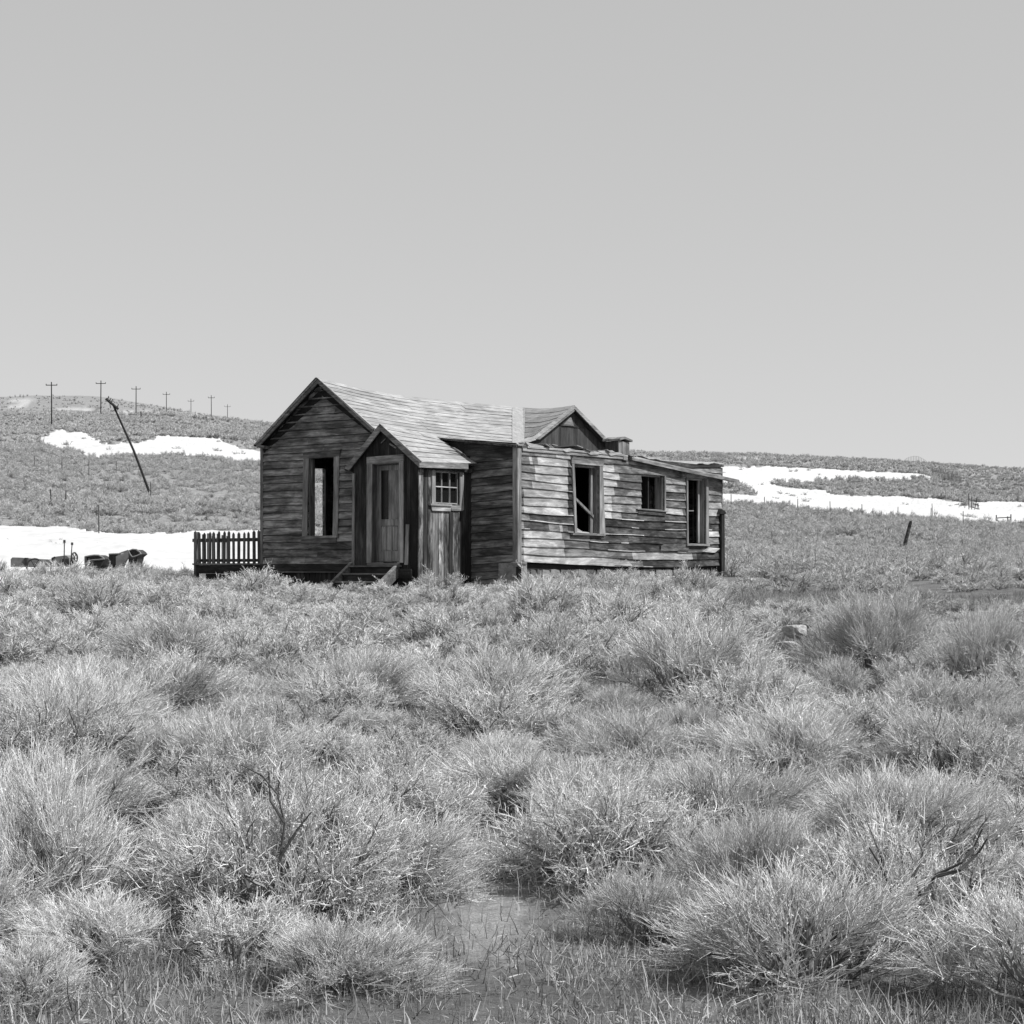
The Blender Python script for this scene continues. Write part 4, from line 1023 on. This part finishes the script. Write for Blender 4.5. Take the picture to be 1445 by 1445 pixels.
big(90, 1090, 260, 150, 2, 'pale tangled shrub at the left edge')
big(1100, 1120, 280, 140, 1, 'pale straw shrub lower down, below the low grey one under the rock', 0)
big(1350, 1130, 260, 150, 5, 'grey tangled shrub at the right edge, low down')
big(560, 1120, 220, 130, 4, 'grey shrub left of the bare path')
big(880, 1090, 240, 120, 1, 'long stemmed shrub behind the broad pale one', 0)
big(155, 870, 130, 60, 3, 'low shrub before the snow field at far left')
for i_, (px_, tp_, w_, lab_) in enumerate([(28, 793, 62, 'low shrub in front of the pale metal box at far left'), (66, 792, 60, 'low shrub in front of the buried iron wheel'), (104, 793.5, 48, 'low shrub at the foot of the iron levers'),
        (133, 791.5, 44, 'low shrub hiding the wheels of the smaller ore cart'), (166, 789, 46, 'low shrub in front of the iron trough'), (192, 784.5, 50, 'low shrub in front of the tipped ore cart'), (228, 794, 60, 'low shrub against the snow between the tipped cart and the fence'), (262, 796, 50, 'low shrub at the left end of the picket fence')]):
    Ys_ = 39.5; xs_ = (px_ - CX) / F * Ys_; gs_ = float(zg(xs_, Ys_)); hs_ = EYE + (HY - tp_ + 1.8) / F * Ys_ - gs_
    add_shrub(mid_meshes[i_ % 5], xs_, Ys_, w_ / F * Ys_ / 2 * 1.15, hs_ * 1.05, i_ * 1.3, lab_, G_SH); SHR.append((xs_, Ys_, .3))
def clear_zone(x, y):
    px = CX + F * x / y; py = HY - (zbase(x, y) - EYE) / y * F
    for (cx, cy, rx, ry) in ((690, 1250, 62, 80), (225, 955, 66, 16), (1122, 938, 50, 42), (700, 1340, 85, 110), (1428, 965, 26, 26), (1315, 1008, 18, 14)):
        if ((px - cx) / rx) ** 2 + ((py - cy) / ry) ** 2 < 1: return True
    if px > 1035 and 27.5 < y < 46: return True
    return False
cand = []
tries = 0
while tries < 26000:
    tries += 1
    y = math.sqrt(random.uniform(5.9 ** 2, 47 ** 2)); px = random.uniform(-90, 1535); x = (px - CX) / F * y
    if in_house(x, y, .45) or clear_zone(x, y): continue
    if y > 30 and not (px < 275) and px < 1035: 
        a, b = tolocal(x, y)
        if b > -3.2 and a > -1.2 or y > 36: continue
    if y > 43 and px < 275: continue
    r = random.uniform(.36, .80) * (1.0 if y > 9 else .8)
    if clear_zone(x - r * .6, y) or clear_zone(x + r * .6, y) or clear_zone(x, y + r * .4): continue
    ok = True
    for (a, b, c) in SHR:
        if (a - x) ** 2 + (b - y) ** 2 < ((c + r) * .76) ** 2: ok = False; break
    if ok: SHR.append((x, y, r)); cand.append((x, y, r))
cand.sort(key=lambda c: c[1])
def hfac(x, y):
    px = CX + F * x / y; h = 1.0
    if y > 24: h *= random.uniform(.62, 1.0) if px < 740 else random.uniform(.75, 1.15)
    if 450 < px < 575 and y > 25: h *= .68
    if px > 1035 and y > 20: h *= .75
    return h
rest = []
for i, (x, y, r) in enumerate(cand):
    h = r * random.uniform(.85, 1.3) * hfac(x, y)
    if i < 275:
        me = random.choice(near_meshes if y < 17 else mid_meshes); px_ = CX + F * x / y
        look = {'shrub_whips': 'wispy upright', 'shrub_whips_leaning': 'wispy slanting', 'shrub_whips_right': 'wispy fanned', 'shrub_twiggy': 'dense twiggy', 'shrub_twiggy_low': 'flat twiggy', 'shrub_scraggly': 'scraggly'}.get(me.name, 'small pale')
        row = 'nearest the camera' if y < 7.8 else 'in the second row' if y < 10 else 'in mid brush' if y < 15 else 'toward the back' if y < 22 else 'close before the house' if px_ < 1035 else 'at the back of the brush'
        colm = [w_ for c_, w_ in ((120, 'at far left'), (290, 'below the picket fence'), (480, 'below the gable wall'), (610, 'below the porch'), (740, 'below the corner board'), (880, 'below the braced window'), (1035, 'below the right end of the house'), (1250, 'right of the house'), (9999, 'at the right edge')) if px_ < c_][0]
        lab_ = '%s shrub %s, %s' % (look, row, colm)
        add_shrub(me, x, y, r * 1.12, h, random.uniform(-.5, .5) if random.random() < .6 else random.uniform(0, 6.28), lab_, G_SH)
    else: rest.append((x, y, r, h))

# ------------------------------------------------------------------ scattered stuff by geometry nodes
def scatter(name, label, pts, variants):
    """pts: array of x, y, z, scale_xy, scale_z, rz, index"""
    pts = np.array(pts, dtype=np.float32); me = bpy.data.meshes.new(name)
    me.vertices.add(len(pts)); me.vertices.foreach_set('co', pts[:, :3].ravel())
    a = me.attributes.new('rot', 'FLOAT_VECTOR', 'POINT'); rv = np.zeros((len(pts), 3), np.float32); rv[:, 2] = pts[:, 5]; a.data.foreach_set('vector', rv.ravel())
    a = me.attributes.new('scl', 'FLOAT_VECTOR', 'POINT'); a.data.foreach_set('vector', np.stack([pts[:, 3], pts[:, 3], pts[:, 4]], -1).ravel())
    a = me.attributes.new('pick', 'INT', 'POINT'); a.data.foreach_set('value', pts[:, 6].astype(np.int32))
    me.update()
    o = bpy.data.objects.new(name, me); COL.objects.link(o); tag(o, label, None, None, 'stuff')
    col = bpy.data.collections.new(name + '_variants')
    for i, v in enumerate(variants):
        q = bpy.data.objects.new('%s_variant_%d' % (name, i), v); col.objects.link(q)
    ng = bpy.data.node_groups.new(name + '_nodes', 'GeometryNodeTree')
    ng.interface.new_socket('Geometry', in_out='INPUT', socket_type='NodeSocketGeometry'); ng.interface.new_socket('Geometry', in_out='OUTPUT', socket_type='NodeSocketGeometry')
    gi = ng.nodes.new('NodeGroupInput'); go = ng.nodes.new('NodeGroupOutput'); ip = ng.nodes.new('GeometryNodeInstanceOnPoints'); ci = ng.nodes.new('GeometryNodeCollectionInfo')
    ci.inputs['Collection'].default_value = col; ci.inputs['Separate Children'].default_value = True; ci.inputs['Reset Children'].default_value = True
    ip.inputs['Pick Instance'].default_value = True
    def attr(nm, typ):
        n = ng.nodes.new('GeometryNodeInputNamedAttribute'); n.data_type = typ; n.inputs['Name'].default_value = nm; return n.outputs['Attribute']
    ng.links.new(gi.outputs[0], ip.inputs['Points']); ng.links.new(ci.outputs[0], ip.inputs['Instance'])
    ng.links.new(attr('rot', 'FLOAT_VECTOR'), ip.inputs['Rotation']); ng.links.new(attr('scl', 'FLOAT_VECTOR'), ip.inputs['Scale']); ng.links.new(attr('pick', 'INT'), ip.inputs['Instance Index'])
    ng.links.new(ip.outputs[0], go.inputs[0])
    m = o.modifiers.new('scatter', 'NODES'); m.node_group = ng
    return o
P_ = [(x, y, float(zg(x, y)), r * 1.12 / .8, h, random.uniform(0, 6.28), random.randrange(5)) for (x, y, r, h) in rest]
for _ in range(9000):      # the same brush goes on beside the frame
    y = math.sqrt(random.uniform(3.0 ** 2, 46 ** 2)); x = random.uniform(-26, 26); px = CX + F * x / y
    if -90 < px < 1535 or (y < 6.2 and -700 < px < 2200): continue
    if abs(x) < 1.2 and y < 4.5 or in_house(x, y, .45): continue
    r = random.uniform(.34, .6)
    if all((a - x) ** 2 + (b - y) ** 2 > ((c + r) * .74) ** 2 for (a, b, c) in SHR if abs(a - x) < 1.5): SHR.append((x, y, r)); P_.append((x, y, float(zg(x, y)), r * 1.4, r * (.6 if y < 5.9 else 1.15), random.uniform(0, 6.28), random.randrange(5)))
if P_: scatter('brush', 'low pale brush around the house', P_, mid_meshes)
def rand_field(n, y0, y1, px0=-60, px1=1505):
    y = np.sqrt(rng.uniform(y0 ** 2, y1 ** 2, n)); px = rng.uniform(px0, px1, n); return (px - CX) / F * y, y, px
def hillfield(n, y0, y1, smin, smax, keep=None):
    n = int(n * 2.3); x, y, px = rand_field(n, y0, y1, -1000, 2500); py = HY - (zbase(x, y) - EYE) / y * F
    a, b, c = snow_all(px, py, y); ok = ~(a | b | c) | (rng.random(n) < .012)
    ok &= ~((px < 420) & (y > 40) & (y < 60))
    for (cx, cy, rx, ry) in BARE: ok &= ~((((px - cx) / rx) ** 2 + ((py - cy) / ry) ** 2 < .8) & (rng.random(n) < .88))
    ok &= ~((px > 1030) & (y < 46) & (rng.random(n) < .5))
    ok &= rng.random(n) < np.clip(.74 + .6 * fbm(x, y, .11, 55), .2, 1)
    lx = (x - RW.x) * U.x + (y - RW.y) * U.y; ly = (x - RW.x) * Vv.x + (y - RW.y) * Vv.y
    ok &= ~((lx > -1.5) & (lx < END + .6) & (ly > CYW - .5) & (ly < 6.5))
    if keep is not None: ok &= keep(px, py, y)
    x, y, px = x[ok], y[ok], px[ok]; s = rng.uniform(smin, smax, len(x)) * (1 + .35 * vn(x, y, .08, 4))
    return np.stack([x, y, zg(x, y) - .02, s, s * rng.uniform(.55, .95, len(x)), rng.uniform(0, 6.28, len(x)), rng.integers(0, 3, len(x))], -1)
P_ = np.concatenate([hillfield(5200, 36, 110, .45, .95, lambda px, py, y: (y > 47) | (px > 1030)), hillfield(15000, 110, 230, .6, 1.25)])
scatter('hillside_brush', 'sagebrush covering the lower hillsides behind the house', P_, far_meshes)
P_ = np.concatenate([hillfield(14000, 230, 430, .9, 1.7), hillfield(11000, 430, 1080, 1.3, 2.6)]); P_[:, 6] %= 2
scatter('distant_brush', 'fine distant sagebrush up to the skyline', P_, vfar_meshes)
# weeds poking through the near snow
x, y, px = rand_field(60, 66, 84, 10, 240); py = HY - (zbase(x, y) - EYE) / y * F
ok = (np.abs(py - 768.5) < 3) & (px < 100) | (np.abs(py - 749.5) < 1) & (px < 100)
x, y = x[ok], y[ok]
if len(x): scatter('snow_weeds', 'weed tips standing out of the near snow', np.stack([x, y, zg(x, y) + .05, np.full(len(x), .5), np.full(len(x), .35), x * 7, np.zeros(len(x))], -1), far_meshes)
# straw and litter on the near ground
n = 7500; x, y, px = rand_field(n, 5, 34); py = HY - (zbase(x, y) - EYE) / y * F
ok = np.ones(n, bool)
for (cx, cy, rx, ry) in ((695, 1290, 100, 150), (225, 952, 62, 14)): ok &= ~((((px - cx) / rx) ** 2 + ((py - cy) / ry) ** 2 < 1) & (rng.random(n) < .72))
lx = (x - RW.x) * U.x + (y - RW.y) * U.y; ly = (x - RW.x) * Vv.x + (y - RW.y) * Vv.y
ok &= ~((lx > -.1) & (ly > CYW - .05))
x, y = x[ok], y[ok]; s = rng.uniform(.5, 1.5, len(x))
scatter('dry_grass', 'dry straw and fallen twigs covering the ground between the shrubs', np.stack([x, y, zg(x, y), s, s * rng.uniform(.6, 1.3, len(x)), rng.uniform(0, 6.28, len(x)), rng.integers(0, 3, len(x))], -1), grass_meshes)

pebs = []
for i in range(4):
    o_ = stone('pebble', None, (0, 0, 0), (.5, .4, .3), M['stone'] if i % 2 else M['rock_pale'], 40 + i, sub=1); pebs.append(o_.data); bpy.data.objects.remove(o_)
n = 5000; x, y, px = rand_field(n, 5, 46, -100, 1540)
ok = (rng.random(n) < np.where(y < 20, 1, .5)); x, y, px = x[ok], y[ok], px[ok]; s = .012 + .03 * rng.random(len(x)) ** 3 + np.where(y > 20, .02, 0)
scatter('pebbles', 'pebbles and crumbs of stone strewn over the bare ground', np.stack([x, y, zg(x, y), s, s, rng.uniform(0, 6.28, len(x)), rng.integers(0, 4, len(x))], -1), pebs)

# ------------------------------------------------------------------ utility poles
def tube_obj(name, pts, r0, r1, mat, parent=None, sides=8):
    P = np.array([pts], float); K = P.shape[1]; V, Q = tubes(P, np.linspace(r0, r1, K)[None, :], sides)
    n = len(V); faces = [tuple(int(a) for a in q) for q in Q] + [tuple(range(sides - 1, -1, -1)), tuple(range(n - sides, n))]
    return mesh_obj(name, V.tolist(), faces, mat, parent)
WH = ['first and nearest of the row, on the left', 'second from the left, over the hill crest', 'third from the left, beside a pale mound', 'fourth from the left', 'fifth from the left', 'sixth from the left, taller than its neighbours', 'seventh and last, nearest the house roof']
for i, (px, py, Y, hw, rad) in enumerate([(72.8, 539, 341, 8, .145), (142.3, 537, 423, 7, .15), (192, 545, 480, 6.2, .15), (234.8, 552.9, 640, 5, .15), (269.5, 562.6, 780, 4.3, .16), (298.2, 557.6, 600, 4.5, .14), (321, 570.5, 960, 4.2, .18)]):
    x = (px - CX) / F * Y; g = float(zg(x, Y)) - .3; top = EYE + (HY - py) / F * Y
    u = empty('utility_pole', (x, Y, g)); tag(u, 'utility pole with crossarm, ' + WH[i], 'utility pole', 'utility poles along the left hill')
    H = top - g; tube_obj('pole', [(0, 0, 0), (0, 0, H / 2), (random.uniform(-.05, .05), 0, H)], rad, rad * .75, M['pole'], u)
    w = hw / F * Y; za_ = H - 1.2 * Y / 1000 - .25
    box('crossarm', u, -w, w, -.12, -.0, za_ - .08, za_ + .08, M['pole'])
    for q in (-.95, .95): box('insulator', u, q * w - .06, q * w + .06, -.1, .02, za_ + .08, za_ + .08 + .2 * Y / 340, M['pole'])
Y = 133.0; x0 = (213 - CX) / F * Y; x1 = (160.4 - CX) / F * Y; g = float(zg(x0, Y)) - .2
u = empty('leaning_utility_pole', (x0, Y, g)); tag(u, 'broken utility pole leaning far to the left above the snow field', 'utility pole')
zt = EYE + (HY - 573) / F * Y - g; zb_l = EYE + (HY - 701) / F * Y - g
tube_obj('pole', [(0, 0, -.1), (.02, 0, zb_l), ((x1 - x0) * .5 + .12, 0, (zb_l + zt) / 2 + .05), (x1 - x0, 0, zt)], .115, .08, M['pole'], u)
pa = ((150 - CX) / F * Y - x0, -.15, EYE + (HY - 563) / F * Y - g); pb = ((167.5 - CX) / F * Y - x0, -.15, EYE + (HY - 577.5) / F * Y - g)
tube_obj('crossarm', [pa, pb], .10, .10, M['pole'], u, 4)
for t in (.12, .3, .42, .9):
    c = [pa[q] + (pb[q] - pa[q]) * t for q in range(3)]; tube_obj('insulator', [c, (c[0] + .12, c[1], c[2] + .32)], .05, .03, M['iron'], u, 6)
tube_obj('brace', [(pa[0] + .25, -.1, pa[2] - .15), (pa[0] + .38, -.1, pa[2] - .75)], .03, .03, M['iron'], u, 4)
tube_obj('brace', [(pa[0] + .5, -.1, pa[2] - 1.0), (x1 - x0 + .1, -.1, zt - .3)], .03, .03, M['iron'], u, 4)

# ------------------------------------------------------------------ posts on the hills
def post(px, top, bot, wpx, label, lean=0, name='fence_post', mat='post', group=None, Y=None):
    for _ in range(5):
        x, Y, g = ground_at(px, bot + (.75 * F / Y if Y else 8))
    h = EYE + (HY - top) / F * Y - g; bot = top + h * F / Y; r = max(wpx / F * Y / 2, .03); dx = lean / F * Y
    n = 8; V = []; rings = ((0, r * 1.05), (h * .5, r), (h * .93, r * .93), (h, r * .6))
    for (zz, rr2) in ((-.3, r),) + rings:
        for k2 in range(n):
            a = 6.283 * k2 / n; V.append((dx * max(zz, 0) / h + rr2 * math.cos(a) * (1 + .12 * math.sin(k2 * 2.3)), rr2 * math.sin(a), zz))
    Fc = [(i * n + k2, i * n + (k2 + 1) % n, (i + 1) * n + (k2 + 1) % n, (i + 1) * n + k2) for i in range(4) for k2 in range(n)] + [tuple(range(4 * n, 5 * n))]
    o = mesh_obj(name, V, Fc, M[mat], None, loc=(x, Y, g)); tag(o, label, 'post', group); return o
for (px, t, b, w, lab, le) in [
    (48.6, 643.5, 652, 1, 'thin fence post below the left snow patch, leftmost of the upper row', 0), (87.5, 643.5, 655, 1, 'thin fence post below the left snow patch, second of the upper row', 0),
    (125.5, 649.5, 662.5, 1, 'thin fence post below the left snow patch, third of the upper row', 0), (164, 650, 657, .8, 'faint short fence post, fourth of the upper row', 0),
    (73, 690, 702.5, 2.1, 'thick leaning stump of a post left of its upright neighbour', -2), (93, 692, 702.5, 1.8, 'upright short post right of a leaning stump', 0),
    (139.6, 712, 738, 1.3, 'tall thin post just above the near snow field', -.3), (212.8, 679.5, 693, 1.4, 'short post standing beside the foot of the leaning utility pole', 0),
    (199, 580.5, 587.5, 1.8, 'short thick post on the pale mound beside the third utility pole', 0), (117, 584.5, 592, 1, 'small post between the first two utility poles', 0), (290.8, 588, 592.5, 1.2, 'small post left of the sixth utility pole', 0)]:
    post(px, t, b, w, lab, le)
for i, (px, t, b) in enumerate([(1031.7, 697, 704.7), (1078.5, 701, 706), (1125.7, 703.8, 710.5), (1171.5, 707, 712), (1216.5, 711, 715.5), (1267, 715, 719.5), (1313.7, 716.5, 725), (1359, 721, 729.5)]):
    post(px, t, b + 1, 1.1, '%s fence post from the house along the lower edge of the right snow' % ['first', 'second', 'third', 'fourth', 'fifth', 'sixth', 'seventh', 'eighth'][i], random.uniform(-.4, .4), group='fence posts along the right snow')
post(1316, 710.5, 719.5, 1.0, 'thin stake with a dark lump at its foot, standing in the right snow', -.8, 'stake')
post(1273.5, 735, 761, 5.5, 'broad weathered stump leaning right in the brush right of the house', 12, 'leaning_stump', 'siding_burnt_shadow')
# rail fence at the right edge
x, Y, g = ground_at(1416, 737); rfn = empty('rail_fence', (x, Y, g)); tag(rfn, 'bit of post and rail fence in the snow at the right edge', 'fence'); k_ = Y / F
for (px, h) in ((1406, 13), (1422, 11), (1426.5, 14)): box('post', rfn, (px - 1416 - .6) * k_, (px - 1416 + .6) * k_, -.06, .06, -.3, h * k_, M['post'])
tube_obj('rail', [(-10 * k_, .08, 8.8 * k_), (11 * k_, .08, 9.8 * k_)], .05, .05, M['post'], rfn, 6)
# picket row descending the right hill
pk = empty('graveyard_fence', (0, 0, 0)); tag(pk, 'row of thin dark pickets running down the right hill behind the snow', 'fence')
x, Y, g = ground_at(1316, 676); pk.location = (x, Y, g)
for i in range(22):
    px = 1315.7 + i * 1.9; yb_ = 675 + i * .48; xx = (px - CX) / F * (Y - i * 1.6); YY = Y - i * 1.6; gg = float(zg(xx, YY)); hh = random.uniform(13, 16.5) * YY / F
    box('picket', pk, xx - x - .06, xx - x + .06, YY - Y - .05, YY - Y + .05, gg - g - .2, gg - g + hh, M['post'])
x, Y, g = ground_at(1292, 655.5); gf = empty('arched_fence', (x, Y, g)); tag(gf, 'arched grave enclosure of thin uprights on the right skyline', 'fence'); k_ = Y / F
arch = []
for i in range(14):
    px = -14.5 + i * 2.3; hh = (5.2 + 6.5 * max(0, 1 - (px / 16.5) ** 2)) * k_; gg = float(zg(x + px * k_, Y)) - g
    box('upright', gf, (px - .22) * k_, (px + .22) * k_, -.04, .04, gg - .3, gg + hh, M['metal_grey'] if i != 12 else M['post']); arch.append((px * k_, 0, gg + hh))
tube_obj('arch_rail', arch, .13 * k_, .13 * k_, M['metal_grey'], gf, 5)
# heap of old timbers in the right snow
x, Y, g = ground_at(1376, 722); tb = empty('timber_heap', (x, Y, g)); tag(tb, 'dark heap of old timbers standing in the snow near the right edge', 'timbers'); k_ = Y / F
for (a, b, c, d) in ((-7, 2, -6, 20), (-4, 2, -4.5, 17), (-1, 0, 2, 16), (2, -3, 3, 9), (6, -6, 4, 10), (-3, 5, 6, 3), (-2, 9, 5, 7)):
    tube_obj('timber', [(a * k_ * 1.25, 0, b * k_ * 1.3), (c * k_ * 1.25, random.uniform(-.5, .5), d * k_ * 1.3)], .6 * k_, .5 * k_, M['pole'], tb, 5)

# ------------------------------------------------------------------ rusty mine relics on the left
def relic(name, label, cat, Y, pieces):
    k_ = Y / F; px0 = pieces[0][1][0][0]; x0 = (px0 - CX) * k_; g = float(zg(x0, Y)); e = empty(name, (x0, Y, g)); tag(e, label, cat)
    for (pn, pix, d0, d1, mat) in pieces:
        kk = (Y + d0) / F; pts = [((a - CX) * kk - x0, EYE + (HY - b) * kk - g) for a, b in pix]; n = len(pts)
        if mat == 'rim': tube_obj(pn, [(a, d0, b) for a, b in pts], .022, .022, M['metal_grey'], e, 6); continue
        V = [(a, d0, b) for a, b in pts] + [(a, d1, b) for a, b in pts]
        mesh_obj(pn, V, [tuple(range(n)), tuple(range(2 * n - 1, n - 1, -1))] + [(i, i + n, (i + 1) % n + n, (i + 1) % n) for i in range(n)], M[mat], e)
relic('ore_cart', 'smaller dark rusty ore cart, half sunk in the brush before the snow', 'ore cart', 44.2, [
    ('body', [(119, 785.5), (126, 784.2), (133, 783.2), (139, 783.3), (144, 785.8), (147.5, 788.8), (145, 795), (140, 806), (120, 806)], 0, .8, 'iron'),
    ('side_plate', [(119, 785.5), (121.5, 786), (122, 806), (119, 806)], -.06, 0, 'metal_rust'),
    ('rim', [(119.5, 785.7), (126, 784.4), (133, 783.4), (139, 783.5), (144, 786), (147.3, 788.8)], -.03, 0, 'rim'),
    ('rim', [(123, 792.5), (130, 790.5), (138, 790), (147.3, 789)], -.05, 0, 'rim')])
relic('iron_trough', 'square dark iron trough with a pale curved apron, between the two carts', 'scrap metal', 44.0, [
    ('body', [(153.5, 782), (163, 781.6), (166, 781.6), (166, 806), (153.5, 806)], 0, .7, 'iron'),
    ('apron', [(163.5, 785), (172, 781.5), (181, 777), (184, 783), (180, 790), (172, 806), (163.5, 806)], -.05, -.01, 'metal_grey'),
    ('rim', [(153.5, 782), (160, 781.6), (168, 781.3), (181, 776.6)], -.03, 0, 'rim')])
relic('ore_cart', 'larger ore cart tipped up, its dark mouth and pale rim above the brush', 'ore cart', 43.4, [
    ('body', [(181.5, 777.5), (187, 775.3), (192.5, 775.6), (197, 779), (199, 782), (194, 786), (190, 806), (181, 806)], .02, .8, 'iron'),
    ('rim', [(181.5, 777.5), (187, 775.2), (192.5, 775.5), (197, 779), (199, 782)], 0, 0, 'rim'),
    ('rim', [(181.5, 778), (184, 783), (187, 786), (193, 784.5), (199, 781.6)], -.02, 0, 'rim')])
relic('sheet_hood', 'pale sloping sheet metal hood just left of the levers', 'scrap metal', 44.6, [
    ('body', [(73, 787.5), (77, 785.6), (93, 783.6), (97.5, 787.5), (98, 800), (74, 800)], 0, .6, 'metal_grey'),
    ('edge', [(72.5, 787.3), (77, 785.2), (78, 786.5), (74, 800), (72.5, 800)], -.05, -.005, 'iron'),
    ('underside', [(86, 788.5), (97, 788.3), (98, 800), (86, 800)], -.03, -.005, 'iron')])
relic('metal_box', 'pale grey metal box at the far left edge of the brush', 'scrap metal', 45, [
    ('body', [(15, 789), (17.5, 786.5), (34, 787.5), (35, 800), (15, 800)], 0, .7, 'metal_grey'),
    ('flange', [(34.5, 787), (38, 787), (38, 800), (34.5, 800)], -.04, .1, 'iron'),
    ('beam', [(38.5, 788.5), (72, 789.5), (72, 800), (38.5, 800)], .1, .3, 'metal_grey')])
Y = 44.0; k_ = Y / F
for (px, pt, pl, lab) in ((90, 763.5, 1.0, 'upright iron lever, left of the pair'), (98, 767, 4.2, 'slanting iron lever, right of the pair')):
    x = (px - CX) * k_; g = float(zg(x, Y)); h = EYE + (HY - pt) * k_ - g
    e = empty('iron_lever', (x, Y, g)); tag(e, lab, 'lever'); tube_obj('rod', [(0, 0, -.1), (pl * k_ * .9, 0, h)], .016, .014, M['iron'], e, 6)
    tube_obj('knob', [(pl * k_ * .9, 0, h - .04), (pl * k_ * .9, 0, h + .03)], .032, .03, M['iron'], e, 8)
def wheel(px, py, rx, Yw, label, tilt):
    kk = Yw / F; x = (px - CX) * kk; z_ = EYE + (HY - py) * kk; e = empty('iron_flywheel', (x, Yw, z_), tilt); tag(e, label, 'wheel')
    rr = rx * kk; tube_obj('rim', [(rr * math.cos(a), 0, rr * math.sin(a)) for a in np.linspace(0, 2 * math.pi, 25)], .022, .022, M['iron'], e, 6)
    for q in range(3):
        a = q * math.pi / 3; tube_obj('spoke', [(-rr * math.cos(a), 0, -rr * math.sin(a)), (rr * math.cos(a), 0, rr * math.sin(a))], .012, .012, M['iron'], e, 5)
wheel(105, 787.5, 7.5, 44, 'iron wheel seen nearly edge on beside the levers', R(72))
wheel(49, 799.5, 11, 44.6, 'buried iron wheel rim between the metal box and the hood', R(10))

# ------------------------------------------------------------------ rocks, planks, debris
def rock(px, py, wpx, hpx, label, mat='rock_pale', seed=1):
    x, Y, g = ground_at(px, py); k_ = Y / F
    o = stone('rock', None, (0, 0, 0), (wpx * k_ / 2, wpx * k_ * .42, hpx * k_ / 2), M[mat], seed, sub=3); o.location = (x, Y, g + hpx * k_ * .28); tag(o, label, 'rock'); return o
def rock_z(px, py, wpx, hpx, Y, label, mat, seed):
    k_ = Y / F; o = stone('rock', None, (0, 0, 0), (wpx * k_ / 2, wpx * k_ * .4, hpx * k_ / 2), M[mat], seed, sub=3); x = (px - CX) * k_; o.location = (x, Y, max(EYE + (HY - py) * k_, float(zg(x, Y)) + hpx * k_ * .25) + .03); tag(o, label, 'rock')
Yr = ground_at(1123, 915)[1]
rock_z(1123, 895, 44, 25, Yr, 'large pale flat topped rock between the shrubs', 'rock_pale', 3)
rock_z(1142, 883, 22, 18, Yr + .5, 'small rock behind the large pale rock', 'stone', 5)
rock_z(1155, 901, 24, 18, Yr + .1, 'grey rock touching the right side of the large pale rock', 'stone', 8)
rock_z(1112, 914, 40, 13, Yr - .3, 'low flat rock in front of the large pale rock', 'rock_pale', 12)
rock(1428, 945, 16, 22, 'bright white rock at the right edge', 'rock_pale', 15)
rock(1315, 1000, 26, 10, 'small pale rock in the brush left of the right edge shrub', 'rock_pale', 17)
rock(1258, 903, 14, 9, 'small pale rock under the tall grey shrub', 'rock_pale', 19)
for (px, py, w, lab) in ((50, 676, 9, 'pale flat stones on the left hillside'), (200, 671, 8, 'small white stone on the left hillside below the leaning pole'), (1340, 787, 16, 'pale broken board in the brush on the right'), (1212, 752, 14, 'pale low stones left of the leaning stump'), (268, 669, 10, 'pale flat stone on the hill left of the house roof'), (1425, 782, 8, 'white stone at the right edge of the brush')):
    rock(px, py, w, 3.2, lab, 'rock_pale', int(px))
def plank(px0, px1, py, t, label, Y=None, yaw=0):
    x0, Y0, g0 = ground_at((px0 + px1) / 2, py); L = (px1 - px0) / F * Y0
    o = box('plank', None, -L / 2, L / 2, -.12, .12, 0, t, M['plank_pale']); o.location = (x0, Y0, g0 + .04); o.rotation_euler = (0, .01, yaw); tag(o, label, 'plank')
plank(1043, 1092, 826, .05, 'long grey plank lying on the bare ground right of the house', yaw=-.05)
plank(1050, 1080, 823.5, .04, 'short plank behind the long one on the bare ground', yaw=.1)
# twisted dead branches of the bottom right shrub and the dark snags
def snag(px, py, Yo, label, paths, r, mat='pole'):
    x, Y, g = ground_at(px, py); Y += Yo; x = (px - CX) / F * Y; g = float(zg(x, Y)); k_ = Y / F
    e = empty('dead_branch', (x, Y, g)); tag(e, label, 'branch')
    for p in paths:
        pts = [(a * k_, random.uniform(-.03, .03), b * k_) for a, b in p]
        tube_obj('limb', pts, r, r * .4, M['stem'] if mat != 'pole' else M['post'], e, 6)
snag(1295, 1330, -.3, 'dark curved dead branch sticking out of the bottom right shrub', [[(0, 0), (-10, 40), (5, 80), (28, 108), (62, 128), (82, 150), (92, 175)], [(28, 108), (58, 118), (88, 140), (97, 162)], [(-10, 40), (-35, 85), (-50, 120), (-70, 150)], [(5, 80), (-5, 110), (10, 140)]], .009)
snag(400, 1300, -.35, 'dark upright dead stem in the middle of the largest shrub', [[(0, 0), (6, 60), (-4, 110), (2, 160), (-8, 200), (-30, 225), (-60, 240)], [(-4, 110), (20, 150), (40, 175)], [(2, 160), (-18, 190), (-22, 230)]], .007)
